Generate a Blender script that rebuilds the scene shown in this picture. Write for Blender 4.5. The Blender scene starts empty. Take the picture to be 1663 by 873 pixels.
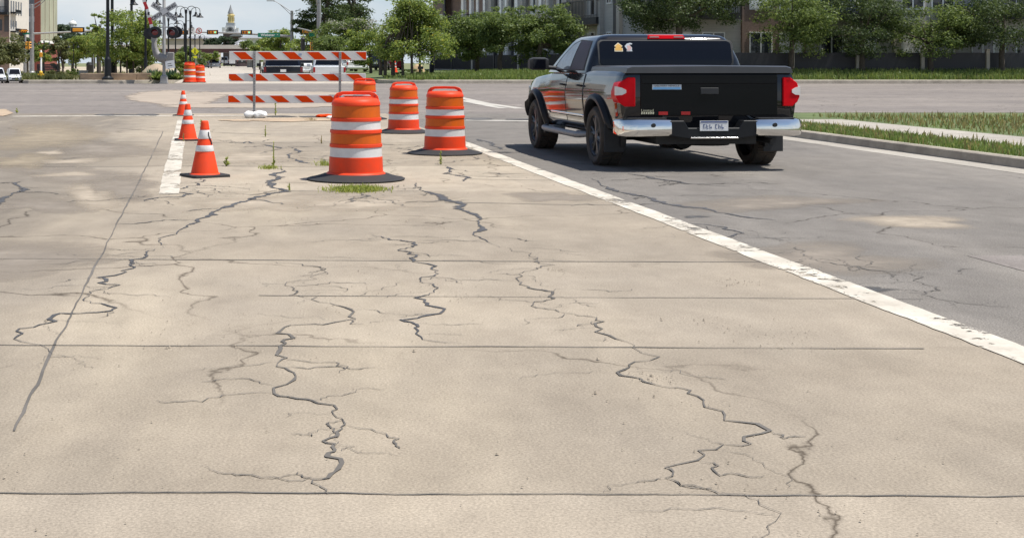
import bpy, bmesh, math, random
import numpy as np
from mathutils import Vector, Matrix, Euler
R = math.radians
S = bpy.context.scene
COL = S.collection
# ---------------------------------------------------------------- camera, sky, sun, exposure
F, PX, HY, HC = 2172.0, 571.0, 102.0, 1.5      # focal length and horizon of the photograph, in its own pixels; eye height
cd = bpy.data.cameras.new('camera'); cam = bpy.data.objects.new('camera', cd); COL.objects.link(cam)
cam.location = (0, 0, HC); cam.rotation_euler = (R(90), 0, 0)
cd.sensor_width = 36; cd.lens = 36 * F / 1663
cd.shift_x = (831.5 - PX) / 1663; cd.shift_y = -(436.5 - HY) / 1663
cd.clip_start = .1; cd.clip_end = 6000
S.camera = cam
SUN_EL, SUN_AZ = 67.0, 100.0                   # azimuth clockwise from +Y (the view direction): sun stands right of and behind the camera
w = bpy.data.worlds.new('World'); S.world = w; w.use_nodes = True
nt = w.node_tree; N = nt.nodes; L = nt.links
bg = N['Background']; bg.inputs['Strength'].default_value = .10
sky = N.new('ShaderNodeTexSky'); sky.sky_type = 'NISHITA'; sky.sun_disc = False
sky.sun_elevation = R(SUN_EL); sky.sun_rotation = R(SUN_AZ); sky.dust_density = .8; sky.air_density = 1.0; sky.ozone_density = 1.2
tc = N.new('ShaderNodeTexCoord'); sx = N.new('ShaderNodeSeparateXYZ'); L.new(tc.outputs['Generated'], sx.inputs[0])
mp = N.new('ShaderNodeMapping'); mp.inputs['Scale'].default_value = (1, 1, 2.6); L.new(tc.outputs['Generated'], mp.inputs[0])
ns = N.new('ShaderNodeTexNoise'); ns.inputs['Scale'].default_value = 4.2; ns.inputs['Detail'].default_value = 7; ns.inputs['Roughness'].default_value = .55
L.new(mp.outputs[0], ns.inputs['Vector'])
rp = N.new('ShaderNodeValToRGB'); rp.color_ramp.elements[0].position = .34; rp.color_ramp.elements[1].position = .62
L.new(ns.outputs['Fac'], rp.inputs[0])
el = N.new('ShaderNodeMapRange'); el.inputs['From Min'].default_value = .05; el.inputs['From Max'].default_value = .38
el.inputs['To Min'].default_value = .95; el.inputs['To Max'].default_value = .04
L.new(sx.outputs['Z'], el.inputs['Value'])
mu = N.new('ShaderNodeMath'); mu.operation = 'MULTIPLY'; L.new(rp.outputs[0], mu.inputs[0]); L.new(el.outputs[0], mu.inputs[1])
mx = N.new('ShaderNodeMix'); mx.data_type = 'RGBA'; L.new(mu.outputs[0], mx.inputs['Factor']); hz = N.new('ShaderNodeMapRange'); hz.inputs['From Min'].default_value = 0; hz.inputs['From Max'].default_value = .22; hz.inputs['To Min'].default_value = .95; hz.inputs['To Max'].default_value = 0; L.new(sx.outputs['Z'], hz.inputs['Value'])
hm = N.new('ShaderNodeMix'); hm.data_type = 'RGBA'; L.new(hz.outputs[0], hm.inputs['Factor']); L.new(sky.outputs[0], hm.inputs['A']); hm.inputs['B'].default_value = (4.6, 5.6, 6.6, 1)   # milky summer air low over the horizon
L.new(hm.outputs['Result'], mx.inputs['A'])
n3 = N.new('ShaderNodeTexNoise'); n3.inputs['Scale'].default_value = 7; n3.inputs['Detail'].default_value = 6; L.new(mp.outputs[0], n3.inputs['Vector'])
r3 = N.new('ShaderNodeValToRGB'); r3.color_ramp.elements[0].position = .36; r3.color_ramp.elements[1].position = .64
r3.color_ramp.elements[0].color = (5.4, 5.95, 6.5, 1); r3.color_ramp.elements[1].color = (7.4, 7.35, 7.3, 1); L.new(n3.outputs['Fac'], r3.inputs[0]); L.new(r3.outputs[0], mx.inputs['B'])
L.new(mx.outputs['Result'], bg.inputs['Color'])
sd = bpy.data.lights.new('sun', 'SUN'); sun = bpy.data.objects.new('sun', sd); COL.objects.link(sun)
sd.energy = 4.9; sd.angle = R(.53); sd.color = (1, .965, .90)
_d = Vector((math.cos(R(SUN_EL)) * math.sin(R(SUN_AZ)), math.cos(R(SUN_EL)) * math.cos(R(SUN_AZ)), math.sin(R(SUN_EL))))
sun.rotation_euler = _d.to_track_quat('Z', 'Y').to_euler(); sun.location = (0, 0, 50)
vs = S.view_settings; vs.view_transform = 'Standard'; vs.look = 'None'; vs.exposure = 0.28; vs.gamma = 1; vs.use_curve_mapping = False
S.cycles.max_bounces = 6; S.cycles.use_denoising = True
S.cycles.transparent_max_bounces = 8

# ---------------------------------------------------------------- helpers
def gz(Y):                                      # the road rises a little between the stop line and the far kerb
    t = min(1, max(0, (Y - 40) / 28)); return .42 * t * t * (3 - 2 * t)
KZ = .60                                        # top of the far kerb and the ground behind it
def P(px, py, z=0.0):                           # where the line of sight through a photo pixel meets the road
    Y = F * HC / (py - HY)
    for _ in range(40): Y = .5 * Y + .5 * F * (HC - gz(Y) - z) / (py - HY)
    return Vector(((px - PX) * Y / F, Y, gz(Y) + z))
def Xat(px, d): return (px - PX) * d / F
def Zat(py, d): return HC - (py - HY) * d / F

class MB:
    def __init__(s): s.v = []; s.f = []; s.m = []
    def add(s, vs_, fs, m=0):
        o = len(s.v); s.v += [tuple(v) for v in vs_]; s.f += [tuple(i + o for i in f) for f in fs]; s.m += [m] * len(fs); return s
    def box(s, c, size, rot=None, m=0):
        a, b, e = [q / 2 for q in size]
        vs_ = [Vector((x, y, z)) for z in (-e, e) for y in (-b, b) for x in (-a, a)]
        if rot is not None: vs_ = [rot @ v for v in vs_]
        c = Vector(c)
        return s.add([v + c for v in vs_], [(0, 2, 3, 1), (4, 5, 7, 6), (0, 1, 5, 4), (2, 6, 7, 3), (0, 4, 6, 2), (1, 3, 7, 5)], m)
    def bx(s, x0, x1, y0, y1, z0, z1, m=0): return s.box(((x0 + x1) / 2, (y0 + y1) / 2, (z0 + z1) / 2), (x1 - x0, y1 - y0, z1 - z0), None, m)
    def tube(s, pts, r, n=10, m=0, cap=True):
        pts = [Vector(p) for p in pts]; rs = r if isinstance(r, (list, tuple)) else [r] * len(pts)
        rings = []; up = None
        for i, p in enumerate(pts):
            t = (pts[min(i + 1, len(pts) - 1)] - pts[max(i - 1, 0)]).normalized()
            if up is None: up = Vector((0, 0, 1)) if abs(t.z) < .9 else Vector((1, 0, 0))
            a = t.cross(up).normalized(); b = a.cross(t).normalized(); up = b
            rings.append([p + (a * math.cos(2 * math.pi * k / n) + b * math.sin(2 * math.pi * k / n)) * rs[i] for k in range(n)])
        vs_ = [q for rg in rings for q in rg]
        fs = [(i * n + k, i * n + (k + 1) % n, (i + 1) * n + (k + 1) % n, (i + 1) * n + k) for i in range(len(pts) - 1) for k in range(n)]
        if cap: fs += [tuple(range(n)), tuple(range((len(pts) - 1) * n, len(pts) * n))]
        return s.add(vs_, fs, m)
    def lathe(s, prof, n=32, c=(0, 0, 0), m=0, axis='z', cap=True):
        vs_ = []; c = Vector(c)
        for r, z in prof:
            for k in range(n):
                a = 2 * math.pi * k / n; x, y = r * math.cos(a), r * math.sin(a)
                vs_.append(c + (Vector((x, y, z)) if axis == 'z' else Vector((z, x, y)) if axis == 'x' else Vector((x, z, y))))
        fs = [(i * n + k, i * n + (k + 1) % n, (i + 1) * n + (k + 1) % n, (i + 1) * n + k) for i in range(len(prof) - 1) for k in range(n)]
        if cap: fs += [tuple(range(n)), tuple(range((len(prof) - 1) * n, len(prof) * n))]
        return s.add(vs_, fs, m)
    def loft(s, secs, m=0, cap=True):
        n = len(secs[0]); vs_ = [q for sc in secs for q in sc]
        fs = [(i * n + k, i * n + (k + 1) % n, (i + 1) * n + (k + 1) % n, (i + 1) * n + k) for i in range(len(secs) - 1) for k in range(n)]
        if cap: fs += [tuple(range(n)), tuple(range((len(secs) - 1) * n, len(secs) * n))]
        return s.add(vs_, fs, m)
    def prism(s, poly, f0, f1, m=0):            # outline given as points a, swept between two placing functions
        n = len(poly); return s.loft([[f0(*p) for p in poly], [f1(*p) for p in poly]], m)
    def grid(s, fn, nu, nv, m=0):
        vs_ = [fn(i / nu, j / nv) for j in range(nv + 1) for i in range(nu + 1)]
        return s.add(vs_, [(j * (nu + 1) + i, j * (nu + 1) + i + 1, (j + 1) * (nu + 1) + i + 1, (j + 1) * (nu + 1) + i) for j in range(nv) for i in range(nu)], m)
    def build(s, name, mats, parent=None, smooth=None, bevel=0, loc=None, solid=0):
        me = bpy.data.meshes.new(name); me.from_pydata(s.v, [], s.f)
        for mt in (mats if isinstance(mats, (list, tuple)) else [mats]): me.materials.append(mt)
        me.polygons.foreach_set('material_index', s.m)
        bm = bmesh.new(); bm.from_mesh(me); bmesh.ops.recalc_face_normals(bm, faces=bm.faces); bm.to_mesh(me); bm.free()
        if smooth is not None:
            me.shade_smooth(); me.set_sharp_from_angle(angle=R(smooth))
        o = bpy.data.objects.new(name, me); COL.objects.link(o)
        if parent: o.parent = parent
        if loc is not None: o.location = loc
        if solid: q = o.modifiers.new('s', 'SOLIDIFY'); q.thickness = solid
        if bevel:
            b = o.modifiers.new('b', 'BEVEL'); b.width = bevel; b.segments = 2; b.limit_method = 'ANGLE'; b.angle_limit = R(40)
            if smooth is None: me.shade_smooth(); b.harden_normals = True
        return o
def tag(o, label, cat, group=None):
    o['label'] = label; o['category'] = cat
    if group: o['group'] = group
    return o
def thing(name, label, cat, loc=(0, 0, 0), rz=0, group=None):
    o = bpy.data.objects.new(name, None); COL.objects.link(o); o.location = loc; o.rotation_euler = (0, 0, rz); o.empty_display_size = .2
    return tag(o, label, cat, group)
def struct(o, kind='structure'): o['kind'] = kind; return o
def dup(root, loc, rz=None, label=None, scale=None):
    r = root.copy(); COL.objects.link(r); r.location = loc
    if rz is not None: r.rotation_euler = (0, 0, rz)
    if scale: r.scale = scale
    if label: r['label'] = label
    for ch in list(root.children):
        c = ch.copy(); COL.objects.link(c); c.parent = r
        for g in ch.children:
            d = g.copy(); COL.objects.link(d); d.parent = c
    return r
def text(name, body, size, mat, parent=None, loc=(0, 0, 0), rot=(R(90), 0, 0), sx_=1.0, ext=.002, align='CENTER', bold=0.0):
    cu = bpy.data.curves.new(name, 'FONT'); cu.body = body; cu.size = size; cu.extrude = ext; cu.align_x = align; cu.align_y = 'CENTER'; cu.offset = bold
    t = bpy.data.objects.new(name, cu); COL.objects.link(t); bpy.context.view_layer.update()
    me = bpy.data.meshes.new_from_object(t.evaluated_get(bpy.context.evaluated_depsgraph_get()))
    bpy.data.objects.remove(t); o = bpy.data.objects.new(name, me); COL.objects.link(o)
    me.materials.clear(); me.materials.append(mat); o.parent = parent; o.location = loc; o.rotation_euler = rot; o.scale = (sx_, 1, 1)
    return o
# ---------------------------------------------------------------- materials
def principled(name):
    m = bpy.data.materials.new(name); m.use_nodes = True; return m, m.node_tree.nodes, m.node_tree.links, m.node_tree.nodes['Principled BSDF']
def mat(name, col, rough=.6, metal=0, var=.12, scale=3.0, bump=0, spec=.5, coat=0, det=5, emit=0, dirt=None, stretch=(1, 1, 1)):
    m, n, l, b = principled(name)
    b.inputs['Roughness'].default_value = rough; b.inputs['Metallic'].default_value = metal
    b.inputs['Specular IOR Level'].default_value = spec; b.inputs['Coat Weight'].default_value = coat; b.inputs['Coat Roughness'].default_value = .05
    t = n.new('ShaderNodeTexCoord'); mpn = n.new('ShaderNodeMapping'); mpn.inputs['Scale'].default_value = stretch; l.new(t.outputs['Object'], mpn.inputs[0])
    z = n.new('ShaderNodeTexNoise'); z.inputs['Scale'].default_value = scale; z.inputs['Detail'].default_value = det; z.inputs['Roughness'].default_value = .62
    l.new(mpn.outputs[0], z.inputs['Vector'])
    r = n.new('ShaderNodeValToRGB'); r.color_ramp.elements[0].position = .3; r.color_ramp.elements[1].position = .7
    lo = [c * (1 - var) for c in col]; hi = [min(1, c * (1 + var)) for c in col]
    if dirt: lo = list(dirt)
    r.color_ramp.elements[0].color = (*lo, 1); r.color_ramp.elements[1].color = (*hi, 1)
    l.new(z.outputs['Fac'], r.inputs[0]); l.new(r.outputs[0], b.inputs['Base Color'])
    if bump:
        q = n.new('ShaderNodeBump'); q.inputs['Strength'].default_value = bump; q.inputs['Distance'].default_value = .02
        z2 = n.new('ShaderNodeTexNoise'); z2.inputs['Scale'].default_value = scale * 9; z2.inputs['Detail'].default_value = 4; l.new(mpn.outputs[0], z2.inputs['Vector'])
        l.new(z2.outputs['Fac'], q.inputs['Height']); l.new(q.outputs[0], b.inputs['Normal'])
    if emit:
        b.inputs['Emission Color'].default_value = (*col, 1); b.inputs['Emission Strength'].default_value = emit
    return m
def leafmat(name, dark, light, trans=.35, third=None):
    m = bpy.data.materials.new(name); m.use_nodes = True; n, l = m.node_tree.nodes, m.node_tree.links
    n.remove(n['Principled BSDF']); out = n['Material Output']
    g = n.new('ShaderNodeNewGeometry'); r = n.new('ShaderNodeValToRGB'); r.color_ramp.elements[0].color = (*dark, 1); r.color_ramp.elements[1].color = (*light, 1)
    if third: e = r.color_ramp.elements.new(.9); r.color_ramp.elements[-1].color = (*third, 1); e.color = (*light, 1)
    l.new(g.outputs['Random Per Island'], r.inputs[0])
    a = n.new('ShaderNodeBsdfPrincipled'); a.inputs['Roughness'].default_value = .5; a.inputs['Specular IOR Level'].default_value = .3
    t = n.new('ShaderNodeBsdfTranslucent'); x = n.new('ShaderNodeMixShader'); x.inputs[0].default_value = trans
    hs = n.new('ShaderNodeHueSaturation'); hs.inputs['Value'].default_value = 1.5; hs.inputs['Saturation'].default_value = 1.1; hs.inputs['Hue'].default_value = .485
    l.new(r.outputs[0], a.inputs['Base Color']); l.new(r.outputs[0], hs.inputs['Color']); l.new(hs.outputs[0], t.inputs['Color'])
    l.new(a.outputs[0], x.inputs[1]); l.new(t.outputs[0], x.inputs[2]); l.new(x.outputs[0], out.inputs[0]); return m
def paving(name, base, dark, light, streak=(1, .25, 1), big=.35, bump=.35, spk=.30, side=None):
    m, n, l, b = principled(name); b.inputs['Roughness'].default_value = .88; b.inputs['Specular IOR Level'].default_value = .25
    t = n.new('ShaderNodeTexCoord')
    def noise(sc, det, st=(1, 1, 1), off=0, rough=.6):
        q = n.new('ShaderNodeMapping'); q.inputs['Scale'].default_value = st; q.inputs['Location'].default_value = (off, off * 1.7, 0); l.new(t.outputs['Object'], q.inputs[0])
        z = n.new('ShaderNodeTexNoise'); z.inputs['Scale'].default_value = sc; z.inputs['Detail'].default_value = det; z.inputs['Roughness'].default_value = rough
        l.new(q.outputs[0], z.inputs['Vector']); return z.outputs['Fac']
    def ramp(x, a, bb, c0, c1):
        r = n.new('ShaderNodeValToRGB'); r.color_ramp.elements[0].position = a; r.color_ramp.elements[1].position = bb
        r.color_ramp.elements[0].color = (*c0, 1); r.color_ramp.elements[1].color = (*c1, 1); l.new(x, r.inputs[0]); return r.outputs[0]
    def mix(fac, A, B, mode='MIX', f=1.0):
        q = n.new('ShaderNodeMix'); q.data_type = 'RGBA'; q.blend_type = mode; q.inputs['Factor'].default_value = f
        if fac is not None: l.new(fac, q.inputs['Factor'])
        for k, s_ in (('A', A), ('B', B)):
            if hasattr(s_, 'is_linked') or not isinstance(s_, tuple): l.new(s_, q.inputs[k])
            else: q.inputs[k].default_value = (*s_, 1)
        return q.outputs['Result']
    c = ramp(noise(big, 6, (1, 1, 1)), .30, .70, dark, base)
    c = mix(ramp(noise(big * 1.3, 5, streak, 7), .50, .72, (0, 0, 0), (1, 1, 1)), c, light)
    st = ramp(noise(big * 2.2, 6, streak, 31), .55, .78, (0, 0, 0), (.75, .75, .75)); c = mix(st, c, dark)
    if side:                                    # the driven lane to the left is dirtier than the closed median
        sp = n.new('ShaderNodeVectorMath'); sp.operation = 'DOT_PRODUCT'; sp.inputs[1].default_value = (side[0], side[1], 0); l.new(t.outputs['Object'], sp.inputs[0])
        a1 = n.new('ShaderNodeMath'); a1.operation = 'MULTIPLY_ADD'; a1.inputs[1].default_value = 2.6; l.new(noise(.55, 5, (1, .35, 1), 17), a1.inputs[0]); l.new(sp.outputs['Value'], a1.inputs[2])
        a2 = n.new('ShaderNodeMath'); a2.operation = 'ADD'; a2.inputs[1].default_value = side[2] - 1.3; l.new(a1.outputs[0], a2.inputs[0])
        mr = n.new('ShaderNodeMapRange'); mr.inputs['From Min'].default_value = -1.1; mr.inputs['From Max'].default_value = .15; mr.inputs['To Min'].default_value = .85; mr.inputs['To Max'].default_value = 0; l.new(a2.outputs[0], mr.inputs['Value'])
        c = mix(mr.outputs[0], c, side[3]); st2 = ramp(noise(1.1, 6, (1, .12, 1), 77), .56, .70, (0, 0, 0), (.6, .6, .6))
        m2 = n.new('ShaderNodeMath'); m2.operation = 'MULTIPLY'; l.new(st2, m2.inputs[0]); l.new(mr.outputs[0], m2.inputs[1]); c = mix(m2.outputs[0], c, light)
    k = ramp(noise(2.6, 7, (1, .6, 1), 3, .7), .25, .75, (.80, .79, .78), (1.12, 1.12, 1.12)); c = mix(None, c, k, 'MULTIPLY')
    g = ramp(noise(85, 3, (1, 1, 1), 0, .75), .30, .70, (1 - spk,) * 3, (1 + spk,) * 3); c = mix(None, c, g, 'MULTIPLY')
    vo = n.new('ShaderNodeTexVoronoi'); vo.inputs['Scale'].default_value = 28; l.new(t.outputs['Object'], vo.inputs['Vector'])
    pit = ramp(vo.outputs['Distance'], .02, .10, (.80, .79, .78), (1, 1, 1)); c = mix(None, c, pit, 'MULTIPLY')
    oil = ramp(noise(1.35, 6, (1, .5, 1), 91, .68), .64, .78, (1, 1, 1), (.66, .65, .64)); c = mix(None, c, oil, 'MULTIPLY')
    sp2 = ramp(noise(16, 5, (1, .8, 1), 63, .7), .66, .76, (1, 1, 1), (.70, .69, .68)); c = mix(None, c, sp2, 'MULTIPLY')
    oi = n.new('ShaderNodeObjectInfo'); tone = ramp(oi.outputs['Random'], 0, 1, (.91, .905, .895), (1.06, 1.06, 1.06)); c = mix(None, c, tone, 'MULTIPLY')
    # hairline cracks
    w0 = n.new('ShaderNodeMapping'); w0.inputs['Scale'].default_value = (1, 1, 1); l.new(t.outputs['Object'], w0.inputs[0])
    wn = n.new('ShaderNodeTexNoise'); wn.inputs['Scale'].default_value = 1.5; wn.inputs['Detail'].default_value = 5; l.new(w0.outputs[0], wn.inputs['Vector'])
    va = n.new('ShaderNodeVectorMath'); va.operation = 'MULTIPLY_ADD'; va.inputs[1].default_value = (.9, .9, 0); l.new(wn.outputs['Color'], va.inputs[0]); l.new(w0.outputs[0], va.inputs[2])
    v2 = n.new('ShaderNodeTexVoronoi'); v2.feature = 'DISTANCE_TO_EDGE'; v2.inputs['Scale'].default_value = .38; l.new(va.outputs[0], v2.inputs['Vector'])
    msk = ramp(noise(.22, 3, (1, 1, 1), 50), .46, .54, (0, 0, 0), (1, 1, 1))
    ln = ramp(v2.outputs['Distance'], .0026, .0044, (.30, .28, .26), (1, 1, 1)); c = mix(msk, c, mix(None, c, ln, 'MULTIPLY'))
    l.new(c, b.inputs['Base Color'])
    q = n.new('ShaderNodeBump'); q.inputs['Strength'].default_value = bump; q.inputs['Distance'].default_value = .012
    ad = n.new('ShaderNodeMath'); ad.operation = 'ADD'; l.new(noise(70, 4), ad.inputs[0]); l.new(noise(9, 4), ad.inputs[1]); l.new(ad.outputs[0], q.inputs['Height']); l.new(q.outputs[0], b.inputs['Normal'])
    return m
M = {}
CONC = dict(base=(.366, .309, .240), dark=(.292, .250, .200), light=(.43, .365, .278))
M['asphalt'] = paving('asphalt', (.222, .202, .180), (.160, .147, .134), (.262, .238, .210), streak=(1, .12, 1), spk=.5, bump=.6)
M['crossasphalt'] = paving('cross_asphalt', (.255, .226, .206), (.205, .183, .170), (.305, .270, .240), streak=(.15, 1, 1), spk=.3)
M['farroad'] = paving('far_road', (.47, .42, .355), (.41, .365, .31), (.50, .45, .385), streak=(1, .1, 1))
M['walk'] = paving('walk', (.42, .385, .335), (.34, .31, .27), (.46, .43, .38))
def softpatch(name, col, var=.12, scale=1.2, lo=.30, hi=.75, rough=.9):      # a stain whose edge breaks up and thins out
    m = mat(name, col, rough, var=var, scale=scale, bump=.2); n, l, b = m.node_tree.nodes, m.node_tree.links, m.node_tree.nodes['Principled BSDF']
    a = n.new('ShaderNodeAttribute'); a.attribute_name = 'fade'; t = n.new('ShaderNodeTexCoord'); z = n.new('ShaderNodeTexNoise'); z.inputs['Scale'].default_value = 2.4; z.inputs['Detail'].default_value = 8; z.inputs['Roughness'].default_value = .68
    l.new(t.outputs['Object'], z.inputs['Vector']); q = n.new('ShaderNodeMath'); q.operation = 'MULTIPLY_ADD'; q.inputs[1].default_value = 1.5; q.inputs[2].default_value = -.75; l.new(z.outputs['Fac'], q.inputs[0])
    s_ = n.new('ShaderNodeMath'); s_.operation = 'ADD'; l.new(q.outputs[0], s_.inputs[0]); l.new(a.outputs['Fac'], s_.inputs[1]); r = n.new('ShaderNodeMapRange'); r.inputs['From Min'].default_value = lo; r.inputs['From Max'].default_value = hi; l.new(s_.outputs[0], r.inputs['Value']); l.new(r.outputs[0], b.inputs['Alpha']); return m
M['tanpatch'] = softpatch('tan_patch', (.35, .288, .228), .10, .9, .15, .5)
M['dirtsoft'] = softpatch('loose_dirt', (.40, .30, .205), .2, 1.5, .25, .6)
M['palepatch'] = softpatch('bleached_patch', (.41, .342, .262), .10, 2, .3, 1.35)
M['darkpatch'] = softpatch('traffic_film', (.272, .230, .186), .15, 2, .15, 1.5)
M['yellowpatch'] = softpatch('tan_film', (.350, .285, .200), .1, 1.5, .2, 1.6)
M['stain'] = softpatch('tar_stain', (.10, .095, .092), .3, 1, .15, .5)
M['oilpatch'] = softpatch('oil_stain', (.085, .08, .075), .2, 3, .45, 1.2, .6)
M['kerb'] = mat('kerb', (.41, .36, .29), .85, var=.12, scale=2.2, bump=.4, dirt=(.27, .235, .19), det=8)
M['paint'] = mat('road_paint', (.60, .55, .47), .8, var=.08, scale=3.2, dirt=(.40, .355, .29), bump=.3, det=9)
_m = M['paint']; _b = _m.node_tree.nodes['Principled BSDF']; _z = _m.node_tree.nodes.new('ShaderNodeTexNoise'); _z.inputs['Scale'].default_value = 7; _z.inputs['Detail'].default_value = 9; _z.inputs['Roughness'].default_value = .72
_t = _m.node_tree.nodes.new('ShaderNodeTexCoord'); _m.node_tree.links.new(_t.outputs['Object'], _z.inputs['Vector']); _r = _m.node_tree.nodes.new('ShaderNodeValToRGB'); _r.color_ramp.elements[0].position = .385; _r.color_ramp.elements[1].position = .43
_q = _m.node_tree.nodes.new('ShaderNodeTexNoise'); _q.inputs['Scale'].default_value = .9; _q.inputs['Detail'].default_value = 4; _m.node_tree.links.new(_t.outputs['Object'], _q.inputs['Vector']); _a = _m.node_tree.nodes.new('ShaderNodeMath'); _a.operation = 'MULTIPLY_ADD'; _a.inputs[1].default_value = .75; _m.node_tree.links.new(_q.outputs['Fac'], _a.inputs[0]); _c = _m.node_tree.nodes.new('ShaderNodeMath'); _c.operation = 'SUBTRACT'; _c.inputs[1].default_value = .375; _m.node_tree.links.new(_z.outputs['Fac'], _c.inputs[0]); _m.node_tree.links.new(_c.outputs[0], _a.inputs[2]); _m.node_tree.links.new(_a.outputs[0], _r.inputs[0]); _m.node_tree.links.new(_r.outputs[0], _b.inputs['Alpha'])   # worn through to the pavement
M['gate_grey'] = mat('gate_grey', (.235, .225, .215), .6, var=.2, scale=3)
M['paintf'] = mat('road_paint_faded', (.46, .43, .38), .8, var=.2, scale=1.5)
M['tar'] = mat('tar', (.068, .066, .068), .7, var=.3, scale=6)
M['joint'] = mat('joint', (.12, .108, .095), .9, var=.35, scale=2)
M['dirt'] = mat('dirt', (.40, .315, .225), .95, var=.2, scale=1.5, bump=.3)
M['plaza'] = mat('plaza', (.46, .38, .29), .95, var=.2, scale=.35, dirt=(.30, .26, .17))
M['drygrass'] = mat('dry_grass', (.16, .17, .075), .95, var=.35, scale=.12)
M['grassbank'] = mat('grass_bank', (.10, .13, .045), .95, var=.3, scale=.6)
M['orange'] = mat('orange_plastic', (.84, .058, .012), .48, var=.05, scale=3.5, spec=.2, dirt=(.60, .07, .03), det=9)
M['orangesheet'] = mat('orange_sheeting', (.66, .118, .006), .42, var=.07, scale=5, spec=.2, dirt=(.54, .11, .02))
M['whitesheet'] = mat('white_sheeting', (.72, .70, .69), .42, var=.04, scale=4, dirt=(.60, .585, .57), spec=.3)
M['cone'] = mat('cone_orange', (.88, .068, .016), .6, var=.06, scale=4, spec=.18, dirt=(.74, .075, .03))
M['conewhite'] = mat('cone_collar', (.74, .73, .72), .45, var=.06, scale=12, dirt=(.60, .58, .55))
M['rubber'] = mat('rubber', (.020, .020, .022), .72, var=.3, scale=6, dirt=(.036, .035, .034), spec=.35)
M['rubberg'] = mat('rubber_dusty', (.075, .075, .078), .75, var=.35, scale=5)
M['galv'] = mat('galvanised', (.30, .30, .30), .5, metal=.35, var=.2, scale=6)
M['boardwhite'] = mat('board_white', (.68, .67, .65), .45, var=.05, scale=4)
M['boardorange'] = mat('board_orange', (.68, .050, .0), .55, var=.06, scale=3, spec=.12)
M['sandbag'] = mat('sandbag', (.78, .77, .74), .8, var=.08, scale=6, bump=.4)
M['black'] = mat('black_paint', (.010, .011, .013), .42, var=.2, spec=.3)
M['blackm'] = mat('black_matte', (.022, .023, .025), .65, var=.25)
M['gateshade'] = mat('truck_black_shaded', (.0025, .003, .0045), .25, var=.15, coat=.08, spec=.16)  # truck's own black made darker and duller, weak tailgate reflections put into the colour
M['carpaint'] = mat('truck_black_paint', (.006, .0065, .009), .10, var=.15, coat=1.0, spec=.12)
M['glass'] = mat('dark_glass', (.005, .006, .010), .05, var=.1, spec=.28)
M['film'] = mat('tinted_film', (.040, .029, .046), .5, var=.2, scale=2, spec=.2)
M['paleglass'] = mat('pale_glass', (.20, .24, .28), .04, var=.4, scale=3, spec=.9)
M['chrome'] = mat('chrome', (.80, .79, .77), .07, metal=1, var=.04)
M['grey'] = mat('grey_metal', (.23, .24, .25), .5, metal=.3, var=.15)
M['signal_grey'] = mat('signal_grey', (.36, .35, .335), .55, metal=.1, var=.15, scale=4)
M['red'] = mat('red_lens', (.56, .002, .008), .3, var=.15, spec=.12)
M['redref'] = mat('red_reflector', (.42, .01, .01), .3)
M['darkred'] = mat('dark_red_lens', (.16, .006, .008), .12, coat=.6)
M['white'] = mat('white_paint', (.78, .78, .77), .4, var=.04)
M['whitecar'] = mat('white_car_paint', (.78, .79, .80), .2, coat=.8, var=.03)
M['silvercar'] = mat('silver_car_paint', (.25, .28, .32), .22, metal=.5, coat=.8)
M['navycar'] = mat('navy_car_paint', (.006, .009, .018), .2, coat=.45, spec=.3)
M['redcar'] = mat('red_car_paint', (.40, .02, .03), .2, coat=.8)
M['tyre'] = mat('tyre', (.030, .028, .026), .85, var=.25, scale=8, dirt=(.07, .055, .042))
M['signred'] = mat('sign_red', (.50, .02, .02), .4)
M['redstripe'] = mat('gate_red', (.45, .018, .022), .4)
M['signgreen'] = mat('sign_green', (.0, .19, .11), .4, var=.08)
M['yellow'] = mat('signal_yellow', (.78, .33, .02), .45, var=.12)
M['signyellow'] = mat('sign_yellow', (.72, .72, .01), .4)
M['hydrant'] = mat('hydrant_yellow', (.72, .44, .03), .5)
M['gold'] = mat('gold_leaf', (.80, .62, .28), .3, metal=.5)
M['brick'] = mat('brown_brick', (.23, .16, .13), .85, var=.3, scale=9, stretch=(1, 1, 3))
M['redbrick'] = mat('red_brick', (.23, .062, .045), .85, var=.25, scale=6, stretch=(1, 1, 3))
M['tanwall'] = mat('tan_wall', (.54, .485, .41), .85, var=.1, scale=1)
M['greywall'] = mat('grey_siding', (.46, .44, .405), .8, var=.12, scale=4, stretch=(.2, .2, 6))
M['darkwall'] = mat('dark_panel', (.055, .053, .056), .6, var=.2)
M['fence'] = mat('fence_panel', (.028, .027, .032), .5, var=.2, scale=6, stretch=(6, 6, .2))
M['winwhite'] = mat('window_frame_white', (.80, .80, .78), .5, var=.05)
M['curtain'] = mat('curtain', (.84, .84, .81), .6, var=.10, scale=8, stretch=(4, 4, .2), coat=1)
M['pane'] = mat('window_pane', (.022, .026, .032), .06, var=.4, scale=.6, spec=.7)
M['palewall'] = mat('pale_stucco', (.62, .58, .52), .85, var=.06, scale=1.5)
M['bluewall'] = mat('grey_blue_panel', (.36, .40, .44), .5, var=.12, scale=.6)
M['olive'] = mat('olive_panel', (.34, .345, .25), .7, var=.18, scale=.8, stretch=(1, 1, .3))
M['stone'] = mat('brown_stone', (.30, .215, .145), .85, var=.28, scale=1.6, bump=.4)
M['bark'] = mat('bark', (.085, .068, .052), .9, var=.35, scale=7, bump=.5)
M['girder'] = mat('maroon_girder', (.075, .030, .032), .6, var=.15)
M['parapet'] = mat('parapet', (.58, .53, .47), .85, var=.1, scale=.4)
M['roofgrey'] = mat('roof_grey', (.26, .26, .27), .6, var=.15)
M['brickfar'] = mat('far_brick', (.105, .075, .075), .85, var=.2)
M['stonewhite'] = mat('white_stone', (.66, .65, .63), .7, var=.08)
M['tape'] = mat('black_tape', (.02, .02, .02), .4)
M['skin'] = mat('sticker_pink', (.55, .35, .32), .5)
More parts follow.
